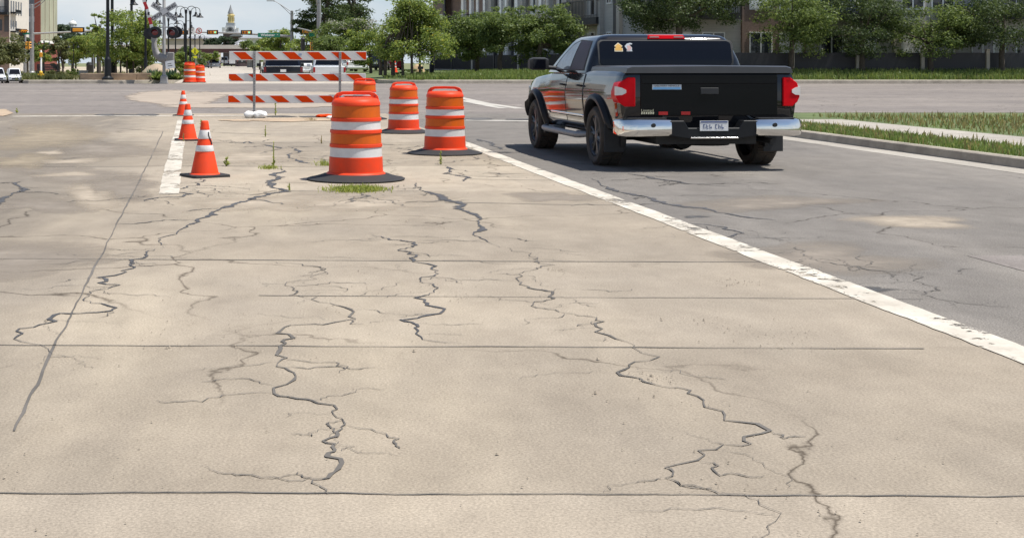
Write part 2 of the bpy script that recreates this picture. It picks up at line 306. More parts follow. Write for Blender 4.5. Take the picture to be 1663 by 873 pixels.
M['stblue'] = mat('sticker_blue', (.13, .33, .58), .4, var=.08)
M['stwhite'] = mat('sticker_pale', (.50, .53, .55), .4)
M['gold_y'] = mat('sticker_gold', (.72, .42, .10), .4)
M['cream'] = mat('sticker_cream', (.75, .68, .50), .4)
M['flower'] = leafmat('blossom', (.26, .26, .20), (.46, .45, .38), .2)
LG = leafmat('leaf_bright', (.080, .128, .030), (.270, .340, .092), .48, (.32, .30, .07))
LM = leafmat('leaf_mid', (.060, .100, .028), (.195, .250, .080), .46)
LD = leafmat('leaf_dark', (.030, .054, .018), (.092, .125, .042), .34)
LF = leafmat('leaf_far', (.035, .058, .030), (.075, .105, .055), .3)
LO = leafmat('leaf_olive', (.085, .100, .035), (.185, .195, .080), .35)
LA = leafmat('leaf_agave', (.035, .075, .045), (.095, .150, .095), .2)
LW = leafmat('leaf_weed', (.17, .22, .04), (.38, .42, .12), .45)
LT = leafmat('leaf_grass', (.115, .170, .042), (.250, .310, .100), .35, (.24, .22, .10))
LS = leafmat('leaf_straw', (.20, .18, .07), (.36, .30, .13), .3)
M['greenlit'] = mat('green_lens_lit', (.22, .80, .46), .3, emit=.75, var=.02)
M['bladewhite'] = mat('blade_white', (.50, .50, .50), .5, var=.08, scale=5)
# ---------------------------------------------------------------- ground, roads, markings
rnd = random.Random(5)
def sheet(name, fx0, fx1, y0, y1, n, m, z=0.0, nx=1, kind='structure'):
    b = MB()
    def fn(u, v):
        Y = y0 + (y1 - y0) * v; a, c = fx0(Y), fx1(Y); return (a + (c - a) * u, Y, gz(Y) + (z(Y) if callable(z) else z))
    b.grid(fn, nx, n); o = b.build(name, m); return struct(o, kind)
k_ = lambda v: (lambda Y: v)
ra, rb = P(762, 236), P(1050, 345); la, lb = P(274, 315), P(294.5, 200)
XR = lambda Y: ra.x + (rb.x - ra.x) * (Y - ra.y) / (rb.y - ra.y)
XL = lambda Y: la.x + (lb.x - la.x) * (Y - la.y) / (lb.y - la.y)
XK = lambda Y: 9.4 - .075 * (Y - 20)
YS = P(300, 187).y                                              # stop line
gb_ = MB(); gys = [-40, 30, 40] + [40 + 2 * i for i in range(1, 15)] + [75, 120, 400, 2600]
gb_.add([(x, y, gz(y) - .06) for y in gys for x in (-1500, 1500)], [(2 * i, 2 * i + 1, 2 * i + 3, 2 * i + 2) for i in range(len(gys) - 1)]); struct(gb_.build('ground', M['drygrass']))
_k = (lb.x - la.x) / (lb.y - la.y); M['concrete'] = paving('concrete', side=(1, -_k, -(la.x - _k * la.y) + .7, (.185, .160, .132)), **CONC)
sl_ = [-12, -4, 0, P(0, 803).y, P(0, 562).y, P(0, 424).y, P(0, 310).y, P(0, 270).y, P(0, 231).y, YS + 1.2]
for y0_, y1_ in zip(sl_, sl_[1:]): sheet('pavement', k_(-60), XR, y0_, y1_, 1, M['concrete'])
sheet('right_lane', XR, k_(60), -12, YS + 1.2, 2, M['asphalt'])
sheet('gutter', lambda Y: XK(Y) - .5, XK, -10, 32, 2, M['walk'], .004)
sheet('road_patch', lambda Y: XR(Y) + 1.6, lambda Y: XR(Y) + 3.3, 7.2, 10.4, 1, M['crossasphalt'], .003)
sheet('cross_street', k_(-120), k_(120), YS + 1.2, 69.3, 30, M['crossasphalt'])
FL = lambda Y: -9.2 - .104 * (Y - 69); FR = lambda Y: 1.4 - .098 * (Y - 69)
sheet('far_road', FL, FR, 69.3, 420, 8, M['farroad'])
def ribbon(name, pts, wd, m, z=.004, jit=0, seed=0, sub=1, vary=0, px=True):
    r = random.Random(seed); q = [P(*p) if px else Vector(p) for p in pts]; out = []
    for a, b in zip(q, q[1:]):
        k = max(1, int(sub * max(1, (b - a).length / max(.06, a.y * .012))) if sub else 1)
        for i in range(k): out.append(a.lerp(b, i / k))
    out.append(q[-1]); n = len(out); L_ = []; R_ = []
    off = 0; wl = 0
    for i, p in enumerate(out):
        t = (out[min(i + 1, n - 1)] - out[max(i - 1, 0)]); t.z = 0; t.normalize(); s_ = Vector((-t.y, t.x, 0))
        off = .80 * off + r.uniform(-jit, jit); wl = .7 * wl + .3 * r.uniform(-vary, vary) * 2; w_ = wd * max(.25, 1 + wl) / 2
        if vary > .5 and (i < 3 or i > n - 4): w_ *= .4
        c = p + s_ * off; lz = Vector((0, 0, z)); e1, e2 = (r.uniform(-.35, .35) * w_ if vary > .5 else 0 for _ in (0, 1))
        L_.append(c + s_ * (w_ + e1) + lz); R_.append(c - s_ * (w_ + e2) + lz)
    for v in L_ + R_: v.z = gz(v.y) + z
    b = MB(); b.add(L_ + R_, [(i, i + 1, n + i + 1, n + i) for i in range(n - 1)]); return struct(b.build(name, m))
# painted lines
def edge(name, f, y0, y1, wd, seed=1):
    pts = [(f(y0 + (y1 - y0) * i / 14), y0 + (y1 - y0) * i / 14, 0) for i in range(15)]
    return ribbon(name, pts, wd, M['paint'], .005, .004, seed, 1, .07, px=False)
edge('painted_line', XR, -8, P(700, 212).y, .24, 3)
edge('painted_line', XL, P(274, 315).y, P(294, 194).y, .24, 4)
ribbon('stop_line', [(18, 189.2), (150, 188.6), (300, 188.4), (440, 188.6), (560, 189.5)], .52, M['paint'], .006, 0, 9, 1, .12)
ribbon('painted_line', [(745, 158.5), (790, 168.5), (845, 176.5)], .35, M['paintf'], .006, 0, 5, 0, .1)
ribbon('painted_line', [(752, 163.5), (800, 173), (818, 176)], .35, M['paintf'], .006, 0, 6, 0, .1)
ribbon('stop_line', [(755, 195.5), (800, 196), (860, 196.8), (1000, 197.5)], .45, M['paintf'], .006, 0, 5, 1, .3)
# the pale worn patch in the cross street and dark patched seams beside the stop line
def blob(name, cx, cy, rx, ry, m, z, seed, n=40, jag=.18):
    r = random.Random(seed); ph = [r.uniform(0, 6.28) for _ in range(5)]; b = MB(); pts = []
    for k in range(n):
        a = 2 * math.pi * k / n; f = 1 + jag * sum(math.sin(a * (j + 2) + ph[j]) / (j + 1.5) for j in range(5)) + r.uniform(-.03, .03)
        pts.append((cx + rx * f * math.cos(a), cy + ry * f * math.sin(a)))
    rows = []
    for g in (.0, .25, .5, .75, 1.0, 1.25):
        for x, y in pts: q = P(cx + (x - cx) * g, cy + (y - cy) * g); q.z += z; rows.append(q)
    b.add(rows, [(i * n + k, i * n + (k + 1) % n, (i + 1) * n + (k + 1) % n, (i + 1) * n + k) for i in range(5) for k in range(n)]); o = b.build(name, m)
    at_ = o.data.attributes.new('fade', 'FLOAT', 'POINT'); at_.data.foreach_set('value', [v for v in (1.2, 1.15, 1.0, .75, .35, -.4) for _ in range(n)]); return struct(o)
blob('worn_patch', 287, 159, 68, 13.5, M['tanpatch'], .007, 3)
blob('worn_patch', 450, 152, 130, 3.2, M['tanpatch'], .009, 8)
blob('worn_patch', 420, 172, 150, 4.0, M['tanpatch'], .011, 12)
for i, (x, y, rx, ry) in enumerate([(172, 187, 18, 1.5), (240, 186.8, 17, 1.6), (208, 187.2, 26, .7), (455, 189.6, 26, 1.0), (778, 193.8, 24, 1.5), (845, 194.5, 22, 1.2), (505, 190, 22, .8)]):
    blob('tar_patch', x, y, rx, ry, M['stain'], .012 + .0005 * i, 20 + i)
blob('dirt_patch', 485, 195, 85, 3.2, M['dirtsoft'], .013, 41)
blob('dirt_patch', 2, 184, 20, 5, M['dirtsoft'], .016, 42)
blob('dirt_patch', 385, 196, 28, 1.6, M['dirtsoft'], .014, 43)
for i, (x, y, rx, ry, mm) in enumerate([(165, 242, 90, 15, 'darkpatch'), (120, 284, 95, 17, 'darkpatch'), (200, 305, 70, 16, 'darkpatch'), (60, 333, 90, 13, 'darkpatch'), (75, 222, 80, 26, 'yellowpatch'), (40, 262, 50, 14, 'yellowpatch'), (150, 322, 42, 22, 'palepatch'), (118, 262, 62, 4.5, 'palepatch'), (84, 248, 20, 5, 'palepatch'), (110, 283, 60, 4, 'palepatch'),
        (430, 330, 120, 16, 'palepatch'), (600, 330, 150, 12, 'palepatch'), (410, 255, 90, 14, 'palepatch'), (900, 320, 70, 9, 'darkpatch'), (1240, 330, 140, 12, 'darkpatch'), (1330, 420, 150, 26, 'darkpatch'), (1480, 360, 120, 10, 'palepatch'), (1420, 470, 40, 5, 'oilpatch'), (1130, 352, 20, 2.5, 'oilpatch'),
        (40, 420, 160, 26, 'darkpatch')]):
    blob('stain', x, y, rx, ry, M[mm], .0012 + .00005 * i, 200 + i, jag=.35)
# tar filled cracks traced from the pavement
cracks = [
 [(383, 232), (396, 233), (404, 230), (412, 233)], [(424, 234), (437, 237), (448, 239), (459, 241)],
 [(472, 239), (482, 242), (488, 246), (468, 251), (470, 257), (483, 261), (500, 265), (514, 266)],
 [(443, 268), (452, 274), (463, 278), (443, 283), (456, 288), (436, 296), (440, 304), (466, 311), (438, 315), (410, 323), (388, 329), (362, 338), (345, 345), (318, 362), (296, 372), (262, 398)],
 [(722, 269), (730, 277), (721, 282), (742, 285), (763, 289), (752, 295)],
 [(676, 297), (683, 309), (698, 313), (714, 318), (722, 325), (741, 328), (755, 332), (745, 336), (760, 345), (778, 362), (770, 378), (812, 402)],
 [(36, 295), (23, 298), (38, 306), (20, 314), (6, 322), (-6, 333), (-40, 350)],
 [(948, 288), (975, 300), (998, 309), (1030, 317), (1062, 323), (1085, 332), (1140, 338), (1205, 352), (1260, 358)],
 [(1020, 282), (1060, 290), (1110, 298), (1190, 303)], [(775, 226), (790, 230), (803, 238), (812, 243)],
 
 
]
def jag(q, amp, r, depth):
    for _ in range(depth):
        o = [q[0]]
        for a_, b_ in zip(q, q[1:]):
            d_ = b_ - a_; m_ = a_.lerp(b_, r.uniform(.35, .65)) + Vector((-d_.y, d_.x, 0)) * r.uniform(-amp, amp); o += [m_, b_]
        q = o
    return q
def crack(q, wd, seed, depth=4, branch=0.0, amp=.22, m='tar', mb=None):
    r = random.Random(seed); q = jag(q, amp, r, depth); n = len(q); L_, R_ = [], []; wl = .5
    for i, p in enumerate(q):
        t = q[min(i + 1, n - 1)] - q[max(i - 1, 0)]; t.z = 0; t.normalize(); s_ = Vector((-t.y, t.x, 0)); wl = min(1, max(.1, wl + r.uniform(-.3, .3))); tp = min(1, 6 * min(i, n - 1 - i) / n + .08); w_ = wd * (.22 + .95 * wl ** 1.6) * tp
        L_.append(p + s_ * w_ * r.uniform(.25, .75)); R_.append(p - s_ * w_ * r.uniform(.25, .75))
    for v in L_ + R_: v.z = gz(v.y) + .0045
    b = mb or MB(); b.add(L_ + R_, [(i, i + 1, n + i + 1, n + i) for i in range(n - 1)], 0 if m == 'tar' else 1)
    if branch:
        for i in range(4, n - 4):
            if r.random() < branch / (n / 30):
                a_ = q[i]; t = (q[i + 2] - q[i - 2]).normalized(); an = r.choice((-1, 1)) * r.uniform(.5, 1.5); d_ = Vector((t.x * math.cos(an) - t.y * math.sin(an), t.x * math.sin(an) + t.y * math.cos(an), 0)); ln = r.uniform(.25, 1.1) * max(.5, a_.y / 14)
                crack([a_, a_ + d_ * ln * .5 + Vector((r.uniform(-.1, .1), r.uniform(-.1, .1), 0)), a_ + d_ * ln], wd * .35, seed * 31 + i, 3, 0, .3, 'joint', b)
    if mb is None: struct(b.build('tar_crack', [M['tar'], M['joint']]))
for i, c in enumerate(cracks): crack([P(*p) for p in c], .085 if c[0][1] < 300 and c[-1][1] < 420 else .05, 60 + i, 4, .22, .10)
fine = [[(600, 380), (660, 392), (700, 430), (690, 480), (760, 560)], [(812, 402), (860, 440), (872, 500), (1010, 610), (1080, 760), (1200, 880)], [(262, 398), (210, 430), (190, 500), (60, 600)], [(430, 424), (470, 480), (455, 562), (560, 690), (540, 803)], [(560, 240), (540, 250), (520, 262)], [(640, 300), (600, 318), (560, 330)], [(330, 290), (300, 306), (250, 330)], [(1290, 400), (1360, 430), (1500, 450), (1660, 500)], [(1100, 360), (1180, 385), (1300, 392)], [(690, 236), (720, 250), (724, 268)]]
for i, c in enumerate(fine): crack([P(*p) for p in c], .022 if c[0][1] > 345 else .035, 300 + i, 5, .8, .26, 'joint' if i % 2 else 'tar')
# slab joints and hairline seams
for i, (c, wd) in enumerate([([(0, 231), (130, 229), (260, 231), (420, 231.5), (540, 231)], .035), ([(0, 269.5), (130, 271.5), (270, 270), (360, 270), (500, 271), (536, 272)], .03),
        ([(265, 213), (242, 262), (218, 308), (200, 345), (120, 500), (20, 700)], .014), ([(512, 268), (640, 269), (800, 268.5), (850, 270)], .022), ([(440, 296), (500, 297)], .02), ([(470, 310), (540, 311), (680, 310)], .02),
        ([(763, 291), (830, 292), (900, 293)], .02), ([(722, 329), (800, 330), (930, 333)], .02), ([(620, 234), (640, 236), (690, 236)], .03), ([(430, 218), (540, 219)], .03), ([(325, 214), (440, 219)], .03),
        ([(190, 209), (260, 213), (300, 214)], .03), ([(250, 247), (290, 247)], .02), ([(-100, 420), (200, 421), (700, 424), (1300, 426)], .016), ([(-100, 560), (400, 562), (1500, 566)], .012), ([(-100, 800), (700, 803), (1800, 806)], .009),
        ([(420, 480), (1500, 486)], .012)]):
    ribbon('slab_joint', c, wd, M['joint'], .0036, .006, 90 + i, 1.0, .4)
# far kerbs, walks and the plaza behind them
def kerb(name, pts, wd, z0, z1, label=None):
    b = MB(); n = len(pts); secs = []
    for i, p in enumerate(pts):
        p = Vector(p); t = Vector(pts[min(i + 1, n - 1)]) - Vector(pts[max(i - 1, 0)]); t.normalize(); s_ = Vector((-t.y, t.x, 0))
        secs.append([p + Vector((0, 0, z0)), p + s_ * .03 + Vector((0, 0, z1 - .02)), p + s_ * .06 + Vector((0, 0, z1)), p + s_ * wd + Vector((0, 0, z1)), p + s_ * wd + Vector((0, 0, z0))])
    b.loft(secs); return struct(b.build(name, M['kerb']))
def arc(cx, cy, r, a0, a1, n=8): return [(cx + r * math.cos(R(a0 + (a1 - a0) * i / n)), cy + r * math.sin(R(a0 + (a1 - a0) * i / n)), 0) for i in range(n + 1)]
kl = [(Xat(37, 120), 120, 0), (Xat(37, 80), 80, 0), (Xat(36.5, 70.6), 70.6, 0), (Xat(38, 69.3), 69.3, 0), (Xat(46, 69), 69, 0), (-12.3, 69, 0)] + arc(-12.3, 71.6, 2.6, -90, -8) + [(FL(74) - .3, 76, 0), (FL(120), 120, 0), (FL(300), 300, 0)]
kr = [(FR(300), 300, 0), (FR(120), 120, 0), (FR(76), 76, 0)] + [(1.5 + 2.4 - 2.4 * math.cos(R(a)), 71.4 - 2.4 * math.sin(R(a)), 0) for a in range(10, 91, 16)] + [(60, 69, 0), (120, 69, 0)]
kerb('kerb', kl, .30, .35, KZ); kerb('kerb', kr, .30, .35, KZ)
def area(name, pts, m, z): b = MB(); b.add([(p[0], p[1], z) for p in pts], [tuple(range(len(pts)))]); return struct(b.build(name, m))
area('plaza', [(p[0] + (.1 if p[1] < 125 and p[0] < -16 else -.15), p[1] + .2, 0) for p in kl] + [(-200, 300, 0), (-200, 121, 0)], M['plaza'], KZ - .012)
sheet('side_street', k_(-120), k_(Xat(38, 69)), 69.3, 82, 4, M['crossasphalt'], .003)
area('plaza', [(-200, 82, 0), (Xat(30, 82), 82, 0), (Xat(30, 82) - 8, 122, 0), (-200, 122, 0)], M['plaza'], KZ - .02)
area('walk', [(Xat(42, 69.2), 69.2, 0), (-13, 69.2, 0), (-13, 70.2, 0), (Xat(40, 70.2), 70.2, 0)], M['walk'], KZ + .002)
area('verge', [(p[0] + .12, p[1] + .2, 0) for p in kr] + [(300, 69.2, 0), (300, 300, 0)], M['drygrass'], KZ - .014)
area('walk', [(3.8, 69.2, 0), (120, 69.2, 0), (120, 70.3, 0), (3.8, 70.3, 0)], M['walk'], KZ + .002)
bank = MB(); bank.grid(lambda u, v: (2.5 + u * 90 - v * 2.0, 70.3 + v * 3.2 + 0, KZ + .004 + .34 * (v * v * (3 - 2 * v)) * min(1, u * 12)), 40, 6)
struct(bank.build('grass_bank', M['grassbank']))
bank2 = MB(); bank2.grid(lambda u, v: (.5 + u * 90 - v * 5.0, 73.5 + v * 45, KZ + .004 + .34 * min(1, u * 12)), 40, 2); struct(bank2.build('lawn', M['grassbank']))
# near right verge with its kerb return
kn = [(XK(y), y, 0) for y in (-10, 0, 10, 20, 30)] + [(XK(33.5) + 3 - 3 * math.cos(R(a)), 33.5 + 3 * math.sin(R(a)), 0) for a in range(0, 91, 15)] + [(60, 36.5, 0)]
kn = kn[::-1]; kerb('kerb', kn, .18, -.01, .15)
area('verge', [(p[0] + .1, p[1] - .1, 0) for p in kn] + [(60, -10, 0)], M['grassbank'], .14)
area('walk', [(XK(-10) + 1.6, -10, 0), (XK(-10) + 3.2, -10, 0), (XK(32) + 3.2, 32, 0), (XK(32) + 1.6, 32, 0)], M['walk'], .148)
# grass blades
def blades(name, m, spots, hgt, wd, seed, kind='stuff', lean=.5, parent=None):
    r = np.random.default_rng(seed); n = len(spots); sp = np.array(spots, float); a = r.uniform(0, 2 * math.pi, n); h = hgt * r.uniform(.5, 1.25, n); w_ = wd * r.uniform(.7, 1.3, n)
    dx, dy = np.cos(a), np.sin(a); le = lean * h * r.uniform(0, 1, n); b = r.uniform(0, 2 * math.pi, n); le = np.minimum(le, h * .97)
    v = np.zeros((n, 5, 3)); px_, py_ = -dy * w_ / 2, dx * w_ / 2
    v[:, 0] = sp; v[:, 0, 0] -= px_; v[:, 0, 1] -= py_; v[:, 1] = sp; v[:, 1, 0] += px_; v[:, 1, 1] += py_
    mid = sp.copy(); mid[:, 0] += le * np.cos(b) * .35; mid[:, 1] += le * np.sin(b) * .35; mid[:, 2] += h * .55
    v[:, 2] = mid; v[:, 2, 0] += px_ * .8; v[:, 2, 1] += py_ * .8; v[:, 3] = mid; v[:, 3, 0] -= px_ * .8; v[:, 3, 1] -= py_ * .8
    v[:, 4] = sp; v[:, 4, 0] += le * np.cos(b); v[:, 4, 1] += le * np.sin(b); v[:, 4, 2] += h * np.sqrt(np.maximum(.1, 1 - (le / h) ** 2))
    me = bpy.data.meshes.new(name); k = np.arange(n) * 5
    faces = [f for i in k.tolist() for f in ((i, i + 1, i + 2, i + 3), (i + 3, i + 2, i + 4))]
    me.from_pydata(v.reshape(-1, 3).tolist(), [], faces); me.materials.append(m); o = bpy.data.objects.new(name, me); COL.objects.link(o)
    if kind: o['kind'] = kind
    if parent: o.parent = parent
    return o
def scat(n, x0, x1, y0, y1, zf, seed):
    r = random.Random(seed); return [(x, y, zf(x, y)) for x, y in ((r.uniform(x0, x1), r.uniform(y0, y1)) for _ in range(n))]
zb = lambda x, y: KZ + .34 * min(1, max(0, (y - 70.3) / 3.2)) * min(1, max(0, x - 2.5) / 7.5) - .02
blades('grass', LT, scat(26000, 3, 46, 70.4, 74.5, zb, 1), .30, .05, 2)
blades('grass', LT, scat(6000, -14, 3, 74, 110, lambda x, y: KZ - .02, 3) if False else scat(7000, 1.8, 10, 72, 95, lambda x, y: zb(x, y), 3), .22, .06, 4)
blades('grass', LT, scat(26000, 0, 7, 2, 33, lambda x, y: .13, 5) and [(XK(y) + .2 + u * (1.4 if q < .55 else 9), y, .13) for u, y, q in ((rnd.random(), rnd.uniform(6, 34), rnd.random()) for _ in range(30000)) if not (1.5 < .2 + u * (1.4 if q < .55 else 9) < 3.3)], .10, .016, 6)
blades('grass', LS, scat(5000, 3, 46, 70.4, 74.5, zb, 11) + [(XK(y) + .2 + u, y, .13) for y, u in ((rnd.uniform(6, 34), rnd.random() * 9) for _ in range(7000)) if not 1.3 < u < 3.1], .16, .03, 12)
r2 = random.Random(8)
blades('grass', LO, [(cx + r2.gauss(0, 1) * sx_, cy + r2.gauss(0, 1) * sy_, KZ - .02) for cx, cy, sx_, sy_ in ((-17.5, 70.9, 1.1, .3), (-15.9, 70.9, .5, .3), (-19.0, 84, 2, 3), (-15.5, 84, 1.0, 3), (-30, 90, 6, 8), (-21, 100, 2, 5), (-32, 115, 5, 6)) for _ in range(1300)], .28, .06, 9)
# ---------------------------------------------------------------- weeds in the cracks
def weed(px, py, hpx, wpx, n, label, m=None, stem=False, seed=0, cat='weed', nm='weed'):
    p = P(px, py); s_ = F / p.y; h = hpx / s_; w_ = wpx / s_ / 2; r = random.Random(seed + int(px))
    t = thing(nm, label, cat, p)
    if stem:
        b = MB(); q = [Vector((0, 0, 0))]; 
        for i in range(1, 7): q.append(Vector((r.uniform(-.12, .12) * w_ + w_ * .25 * i / 6 * r.choice((-1, 1)) * .3, r.uniform(-.1, .1) * w_, h * i / 6)))
        b.tube(q, [.013 - .0014 * i for i in range(7)], 5); b.build('stem', m or LW, t)
        lv = MB()
        for i in range(n):
            f = r.uniform(.05, 1); k = min(5, int(f * 6)); base = q[k].lerp(q[k + 1], f * 6 - k); a = r.uniform(0, 6.28); ln = max(.8 * w_, .05) * r.uniform(.6, 1.1) * (1.15 - f * .6); d = Vector((math.cos(a), math.sin(a), r.uniform(.2, .9))).normalized(); sd_ = d.cross(Vector((0, 0, 1))).normalized() * ln * .34
            lv.add([base, base + d * ln * .5 + sd_, base + d * ln, base + d * ln * .5 - sd_], [(0, 1, 2, 3)])
        lv.build('foliage', m or LW, t)
    else:
        blades('foliage', m or LW, [(r.gauss(0, .45) * w_, r.gauss(0, .35) * w_ * 1.3, 0) for _ in range(n)], h, max(.010, .010), seed + 5, None, 1.5, t)
    return t
G = 'weeds growing through the pavement'
for a in [
 (447.5, 188, 27, 9, 60, 'tall yellowish weed rising in front of the barricade boards beside the white sandbag', LW, True),
 (431, 222, 18, 4, 26, 'thin upright weed standing between the sandbag and the tall stemmed weed', None, True),
 (444.5, 272, 41, 6, 34, 'tall bare stemmed weed rising from a green clump left of the biggest drum', None, True),
 (438, 274, 8, 34, 120, 'low spreading green clump at the foot of the tall bare weed', None, False),
 (368, 270, 16, 20, 40, 'small leafy weed just right of the nearest cone', None, True),
 (581, 309, 9, 84, 1500, 'wide bright green grass clump in front of the biggest drum', None, False),
 (527, 269, 13, 26, 60, 'sparse grass tuft close to the left side of the biggest drum', None, False),
 (716, 267, 21, 5, 24, 'narrow green sprig in front of the black base of the rightmost drum', None, True),
 (505, 196, 6, 18, 50, 'little dry green tuft on the dirt below the barricade', LS, False),
 (328, 207, 12, 16, 40, 'leafy weed half hidden between the two nearer cones', None, True),
 (27, 184, 8, 10, 40, 'lone green sprout at the far left end of the stop line', None, True),
 (298, 230, 14, 4, 14, 'yellowing sprig in front of the middle cone base', LS, True),
 (470, 309, 12, 3, 10, 'tiny sprig beside the long crack left of the biggest drum', None, True),
 (522, 233, 13, 3, 8, 'faint thin sprig on bare concrete behind the biggest drum, left side', LS, True)]:
    weed(*a, seed=int(a[0]))['group'] = G

# loose grit on the pavement
def grit(name, n, seed, fx0, fx1, y0, y1, m):
    r = np.random.default_rng(seed); K = 60; cy = y0 + (y1 - y0) * r.uniform(0, 1, K) ** 1.3; cu = r.uniform(0, 1, K); ix = r.integers(0, K, n); sg_ = r.uniform(.05, .9, K)[ix]; Y = np.clip(cy[ix] + r.normal(size=n) * sg_, y0, y1); X = np.array([fx0(y) for y in Y]) + cu[ix] * np.array([fx1(y) - fx0(y) for y in Y]) + r.normal(size=n) * sg_ * .8; s_ = r.uniform(.002, .006, n) * (1 + (r.uniform(0, 1, n) > .96) * 1.2)
    v = np.zeros((n, 6, 3)); d = np.array([[1, 0, 0], [0, 1, 0], [-1, 0, 0], [0, -1, 0], [0, 0, .8], [0, 0, -.3]]); v[:] = d * s_[:, None, None] * r.uniform(.6, 1.4, (n, 6, 1)); v[:, :, 0] += X[:, None]; v[:, :, 1] += Y[:, None]; v[:, :, 2] += .006
    f = [(k + a, k + b_, k + c) for k in range(0, 6 * n, 6) for a, b_, c in ((0, 1, 4), (1, 2, 4), (2, 3, 4), (3, 0, 4))]
    me = bpy.data.meshes.new(name); me.from_pydata(v.reshape(-1, 3).tolist(), [], f); me.materials.append(m); o = bpy.data.objects.new(name, me); COL.objects.link(o); o['kind'] = 'stuff'
grit('grit', 2600, 3, lambda y: -4 - .1 * y, XR, 3.5, 22, mat('grit_tan', (.30, .25, .19), .9, var=.4, scale=30))
grit('grit', 1600, 4, XR, XK, 3.5, 26, mat('grit_grey', (.20, .19, .18), .9, var=.5, scale=30))
# ---------------------------------------------------------------- traffic drums
def ring_prof(r0, z0, r1, z1): return [(r0, z0), (r1, z1)]
def make_drum(label, group):
    t = thing('traffic_drum', label, 'traffic drum', group=group)
    rr = lambda z: .345 - .040 * (z - .07) / .9
    prof = [(.372, .045), (.376, .070), (.366, .088), (.350, .100)]
    for z0, z1, dr in ((.10, .285, 0), (.29, .41, -.008), (.415, .45, .004), (.455, .585, -.008), (.59, .625, .006), (.63, .735, -.008), (.74, .775, .006), (.78, .93, -.008), (.935, .96, .002)):
        prof += [(rr(z0) + dr, z0), (rr(z1) + dr, z1)]
    prof += [(.302, .975), (.288, 1.0), (.262, 1.018), (.20, 1.028), (.001, 1.030)]
    b = MB(); b.lathe(prof, 48); b.build('body', M['orange'], t, 38)
    for z0, z1, mt in ((.292, .408, 'whitesheet'), (.458, .582, 'orangesheet'), (.633, .733, 'whitesheet'), (.783, .927, 'orangesheet')):
        b = MB(); b.lathe([(rr(z0) - .0055, z0), (rr(z1) - .0055, z1)], 48, cap=False); b.build('reflective_band', M[mt], t, 40)
    # carrying handle: a wide raised grip standing across the top
    out = [(-.285, .985), (-.265, 1.045), (-.225, 1.085), (-.16, 1.105), (.16, 1.105), (.225, 1.085), (.265, 1.045), (.285, .985), (.19, 1.00), (.165, 1.060), (.12, 1.075), (-.12, 1.075), (-.165, 1.060), (-.19, 1.00)]
    b = MB(); n = len(out)
    ringq = [(out[i], out[13 - i]) for i in range(7)]
    secs = [[Vector((a[0], -.022, a[1])), Vector((a[0], .022, a[1])), Vector((c[0], .022, c[1])), Vector((c[0], -.022, c[1]))] for a, c in ringq + [(out[7], out[8])][:0]]
    pts = [(-.285, .975), (-.268, 1.04), (-.235, 1.075), (-.17, 1.093), (0, 1.096), (.17, 1.093), (.235, 1.075), (.268, 1.04), (.285, .975)]
    th = [.075, .060, .042, .030, .028, .030, .042, .060, .075]; secs = []
    for i, (x, z) in enumerate(pts):
        a = pts[max(0, i - 1)]; c = pts[min(8, i + 1)]; d = Vector((c[0] - a[0], 0, c[1] - a[1])).normalized(); nn = Vector((-d.z, 0, d.x)); o_ = Vector((x, 0, z))
        secs.append([o_ + nn * .012 + Vector((0, -.026, 0)), o_ + nn * .012 + Vector((0, .026, 0)), o_ - nn * th[i] + Vector((0, .026, 0)), o_ - nn * th[i] + Vector((0, -.026, 0))])
    b.loft(secs); hd = b.build('handle', M['orange'], t, 35, bevel=.006)
    for s_ in (-1, 1): b = MB(); b.lathe([(.014, -.0275), (.014, .0275)], 12, (s_ * .235, 0, 1.045), axis='y'); b.build('bolt', M['redref'], hd)
    b = MB(); b.lathe([(.615, .004), (.62, .014), (.60, .022), (.54, .034), (.47, .052), (.42, .070), (.385, .078), (.36, .07), (.34, .03)], 56, cap=False); b.build('rubber_base', M['rubber'], t, 50)
    return t
def put_drum(px, py, h, label, group, first=None, rz=0, sc=1.0):
    p = P(px, py); p.z += .004
    t = make_drum(label, group) if first is None else dup(first, p, rz, label)
    t.location = p; t.rotation_euler = (0, 0, rz); t.scale = (sc, sc, sc); t['group'] = group; return t
g1 = 'orange and white traffic drums around the closed median'
d0 = put_drum(578, 291.5, 0, 'biggest and nearest orange drum, wide black rubber base, grass clump at its foot', g1, None, R(4), 1.02)
put_drum(722.5, 249.5, 0, 'rightmost orange drum, beside the white edge line next to the pickup', g1, d0, R(-12))
put_drum(655.5, 215.5, 0, 'orange drum standing between the rightmost drum and the barricade, grey dusty base', g1, d0, R(20), .98)
put_drum(592, 193.5, 0, 'orange drum mostly hidden behind the biggest drum, overlapping the barricade end', g1, d0, R(9), .98)
g2 = 'faded drums at the far road entrance'
f0 = put_drum(308, 134.6, 0, 'wider faded drum of the two at the far kerb, left one', g2, d0, R(10), 1.0)
for c in f0.children:
    if c.name.startswith('rubber_base'): c.scale = (.68, .68, 1)
put_drum(324.5, 134.4, 0, 'narrower faded drum touching the right side of another at the far kerb', g2, f0, R(40), .86)
put_drum(297.5, 125.5, 0, 'faded drum peeking out behind the two at the far kerb', g2, f0, R(70), .9)
put_drum(328.5, 111.5, 0, 'tiny distant orange drum on the road edge below the yellow crossing sign', g2, f0, R(0), 1.0)
